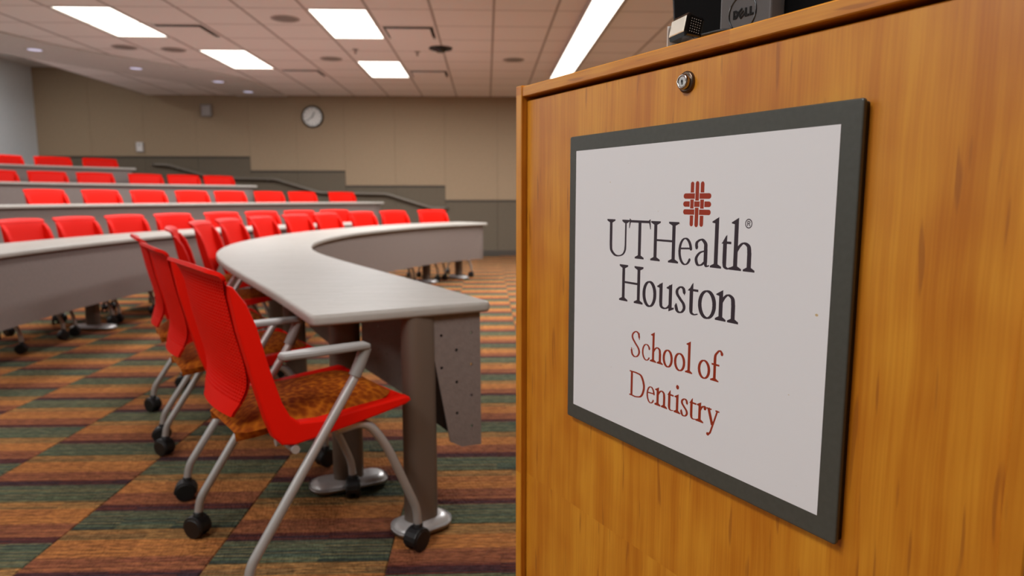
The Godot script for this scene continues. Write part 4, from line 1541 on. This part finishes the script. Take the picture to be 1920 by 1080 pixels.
# ---------------------------------------------------------------- small fittings of the room
func build_small_things() -> void:
	# wall clock
	var back := Basis(Vector3.RIGHT, PI / 2)
	var t := thing("wall_clock", "round wall clock with dark rim and white dial on the tan wall", "clock", Vector3(-2.916, 2.358, FAR_Z + 0.008))
	var rim := mb()
	lathe(rim, [Vector2(0.0, 0.0), Vector2(0.175, 0.0), Vector2(0.185, 0.012), Vector2(0.180, 0.040), Vector2(0.165, 0.045), Vector2(0.155, 0.030)], 40, Transform3D(back, Vector3.ZERO))
	put("rim", rim, M.wain_cap, t)
	var dial := mb()
	lathe(dial, [Vector2(0.0, 0.010), Vector2(0.158, 0.010), Vector2(0.158, 0.026), Vector2(0.0, 0.026)], 40, Transform3D(back, Vector3.ZERO))
	put("dial", dial, M.clock_face, t)
	for h in [[0.085, 0.007, -0.45], [0.125, 0.005, 2.2]]:
		var hm := mb()
		box(hm, Vector3(-h[1], -0.02, 0.0275), Vector3(h[1], h[0], 0.030), 0.0, Transform3D(Basis(Vector3.BACK, h[2]), Vector3.ZERO))
		put("hand", hm, M.black, t)
	var mk := mb()
	for i in 12:
		box(mk, Vector3(-0.005, 0.118, 0.0265), Vector3(0.005, 0.142, 0.028), 0.0, Transform3D(Basis(Vector3.BACK, TAU * i / 12), Vector3.ZERO))
	put("hour_marks", mk, M.black, t)
	# speaker box and sensor on the wall
	t = thing("wall_speaker", "small pale rectangular box mounted high on the brown wall", "wall box", Vector3(-4.66, 2.35, FAR_Z + 0.008))
	var bx := mb()
	box(bx, Vector3(-0.085, 0.0, 0.0), Vector3(0.085, 0.20, 0.07), 0.012)
	put("case", bx, M.grey_metal, t)
	bx = mb()
	for i in 6:
		box(bx, Vector3(-0.065, 0.03 + i * 0.025, 0.069), Vector3(0.065, 0.042 + i * 0.025, 0.073), 0.001)
	put("louvre", bx, M.tbar, t)
	t = thing("wall_plate", "small white box low on the wall just above the dark wainscot", "wall box", Vector3(-5.795, 1.77, FAR_Z + 0.008))
	bx = mb()
	box(bx, Vector3(-0.055, 0.0, 0.0), Vector3(0.055, 0.16, 0.05), 0.01)
	put("case", bx, M.white_metal, t)
	bx = mb()
	box(bx, Vector3(-0.02, 0.10, 0.049), Vector3(0.02, 0.125, 0.053), 0.001)
	put("button", bx, M.grey_metal, t)
	# handrail
	t = thing("handrail", "dark metal handrail rising in steps along the wainscot", "handrail", Vector3(-3.1, 0.0, FAR_Z + 0.085))
	var pts := []
	for p in [[-0.665, 0.835, -0.06], [-0.72, 0.830, 0.0], [-0.93, 0.832, 0.0], [-1.70, 1.072, 0.0], [-2.82, 1.094, 0.0], [-3.57, 1.322, 0.0], [-4.59, 1.338, 0.0], [-5.33, 1.556, 0.0], [-5.55, 1.560, 0.0], [-5.60, 1.560, -0.06]]:
		pts.append(Vector3(p[0] + 3.1, p[1], p[2]))
	var rl := mb()
	tube(rl, fillet(pts, 0.06, 4), 0.024, 10)
	put("rail", rl, M.rail, t)
	for x in [-1.0, -2.3, -3.7, -5.2]:
		var br := mb()
		var y := 0.80 if x == -1.0 else 1.06 if x == -2.3 else 1.30 if x == -3.7 else 1.49
		tube(br, PackedVector3Array([Vector3(x + 3.1, y, -0.072), Vector3(x + 3.1, y - 0.03, -0.02), Vector3(x + 3.1, y + 0.02, 0.0)]), 0.008, 6)
		put("bracket", br, M.rail, t)
	# downlights in the plaster border
	for p in [[-5.155, -8.296, "fourth"], [-4.576, -9.415, "third"], [-3.90, -10.427, "second"], [-3.80, -11.388, "first"]]:
		var d := thing("downlight", "small round downlight in the curved plaster border, %s from the clock wall" % p[2], "downlight", Vector3(p[0], CEIL - 0.018, p[1]), 0.0, "downlights in the curved border")
		var tr := mb()
		lathe(tr, [Vector2(0.075, -0.001), Vector2(0.100, -0.004), Vector2(0.108, 0.0), Vector2(0.108, 0.002), Vector2(0.075, 0.002)], 24)
		put("trim_ring", tr, M.white_metal, d)
		var le := mb()
		lathe(le, [Vector2(0.0, -0.0012), Vector2(0.075, -0.0012), Vector2(0.075, 0.001), Vector2(0.0, 0.001)], 24)
		put("lens", le, M.downlight, d)
	# air diffusers: a sunk square with a hanging plaque
	for c in [[-6, 1, "square ceiling vent beside the troffer above the second row"], [-2, 1, "square ceiling vent beside the troffer above the front row"], [-5, 5, "square ceiling vent beside the troffer closest to the plaster border"], [-2, 5, "square ceiling vent beside the troffer closest to the clock wall"]]:
		var v := thing("air_vent", c[2], "vent", Vector3(GX0 + (c[0] + 0.5) * GX, CEIL, GZ0 - (c[1] + 0.5) * GZ), 0.0, "square ceiling air diffusers")
		var w := GX / 2 - 0.004
		var d := GZ / 2 - 0.004
		var fr := mb()
		for s in [-1.0, 1.0]:
			box(fr, Vector3(minf(s * w, s * (w - 0.03)), -0.003, -d), Vector3(maxf(s * w, s * (w - 0.03)), 0.02, d), 0.002)
			box(fr, Vector3(-w + 0.03, -0.003, minf(s * d, s * (d - 0.03))), Vector3(w - 0.03, 0.02, maxf(s * d, s * (d - 0.03))), 0.002)
		put("frame", fr, M.tile, v)
		var bk := mb()
		box(bk, Vector3(-w + 0.03, 0.018, -d + 0.03), Vector3(w - 0.03, 0.026, d - 0.03))
		put("throat", bk, M.dark, v)
		var pq := mb()
		box(pq, Vector3(-w + 0.06, -0.018, -d + 0.06), Vector3(w - 0.06, -0.012, d - 0.06), 0.002)
		box(pq, Vector3(-0.02, -0.012, -0.02), Vector3(0.02, 0.02, 0.02))
		put("plaque", pq, M.tile, v)
	# ceiling loudspeakers
	for p in [[-1.91, -6.87, "beside the troffer above the front row"], [-1.90, -8.77, "between the two troffers nearest the clock"], [0.345, -8.75, "close to the hanging strip light"], [-3.60, -8.31, "between the two troffers nearest the plaster border"], [-4.10, -8.2, "next to the curved plaster border"]]:
		var s := thing("ceiling_speaker", "round ceiling loudspeaker " + p[2], "speaker", Vector3(p[0], CEIL, p[1]), 0.0, "round ceiling loudspeakers")
		var rg := mb()
		lathe(rg, [Vector2(0.11, -0.004), Vector2(0.125, -0.006), Vector2(0.135, -0.002), Vector2(0.135, 0.001), Vector2(0.11, 0.001)], 28)
		put("ring", rg, M.tbar, s)
		var gl := mb()
		lathe(gl, [Vector2(0.0, -0.008), Vector2(0.06, -0.007), Vector2(0.11, -0.003), Vector2(0.11, 0.0), Vector2(0.0, 0.0)], 28)
		put("grille", gl, M.grey_metal, s)
	# dark dome on the ceiling
	t = thing("dome_camera", "black low dome fixed to a ceiling tile", "camera", Vector3(-0.515, CEIL - 0.001, -8.11))
	var dm := mb()
	lathe(dm, [Vector2(0.0, -0.052), Vector2(0.045, -0.047), Vector2(0.075, -0.028), Vector2(0.08, -0.014)], 28)
	put("dome", dm, M.gloss_black, t)
	dm = mb()
	lathe(dm, [Vector2(0.0, -0.016), Vector2(0.13, -0.014), Vector2(0.135, -0.004), Vector2(0.13, 0.0), Vector2(0.0, 0.0)], 28)
	put("base_ring", dm, M.black, t)
	# sprinkler heads
	for p in [[-0.80, -8.32, "next to the black dome"], [-1.50, -8.22, "between the two troffers above the front row"]]:
		var s := thing("sprinkler", "tiny sprinkler head in the ceiling, " + p[2], "sprinkler", Vector3(p[0], CEIL, p[1]), 0.0, "ceiling sprinklers")
		var a := mb()
		lathe(a, [Vector2(0.0, -0.006), Vector2(0.034, -0.005), Vector2(0.038, 0.0), Vector2(0.0, 0.0)], 18)
		put("escutcheon", a, M.grey_metal, s)
		a = mb()
		lathe(a, [Vector2(0.0, -0.045), Vector2(0.018, -0.044), Vector2(0.018, -0.041), Vector2(0.006, -0.038), Vector2(0.008, -0.006), Vector2(0.0, -0.006)], 14)
		put("head", a, M.brass, s)
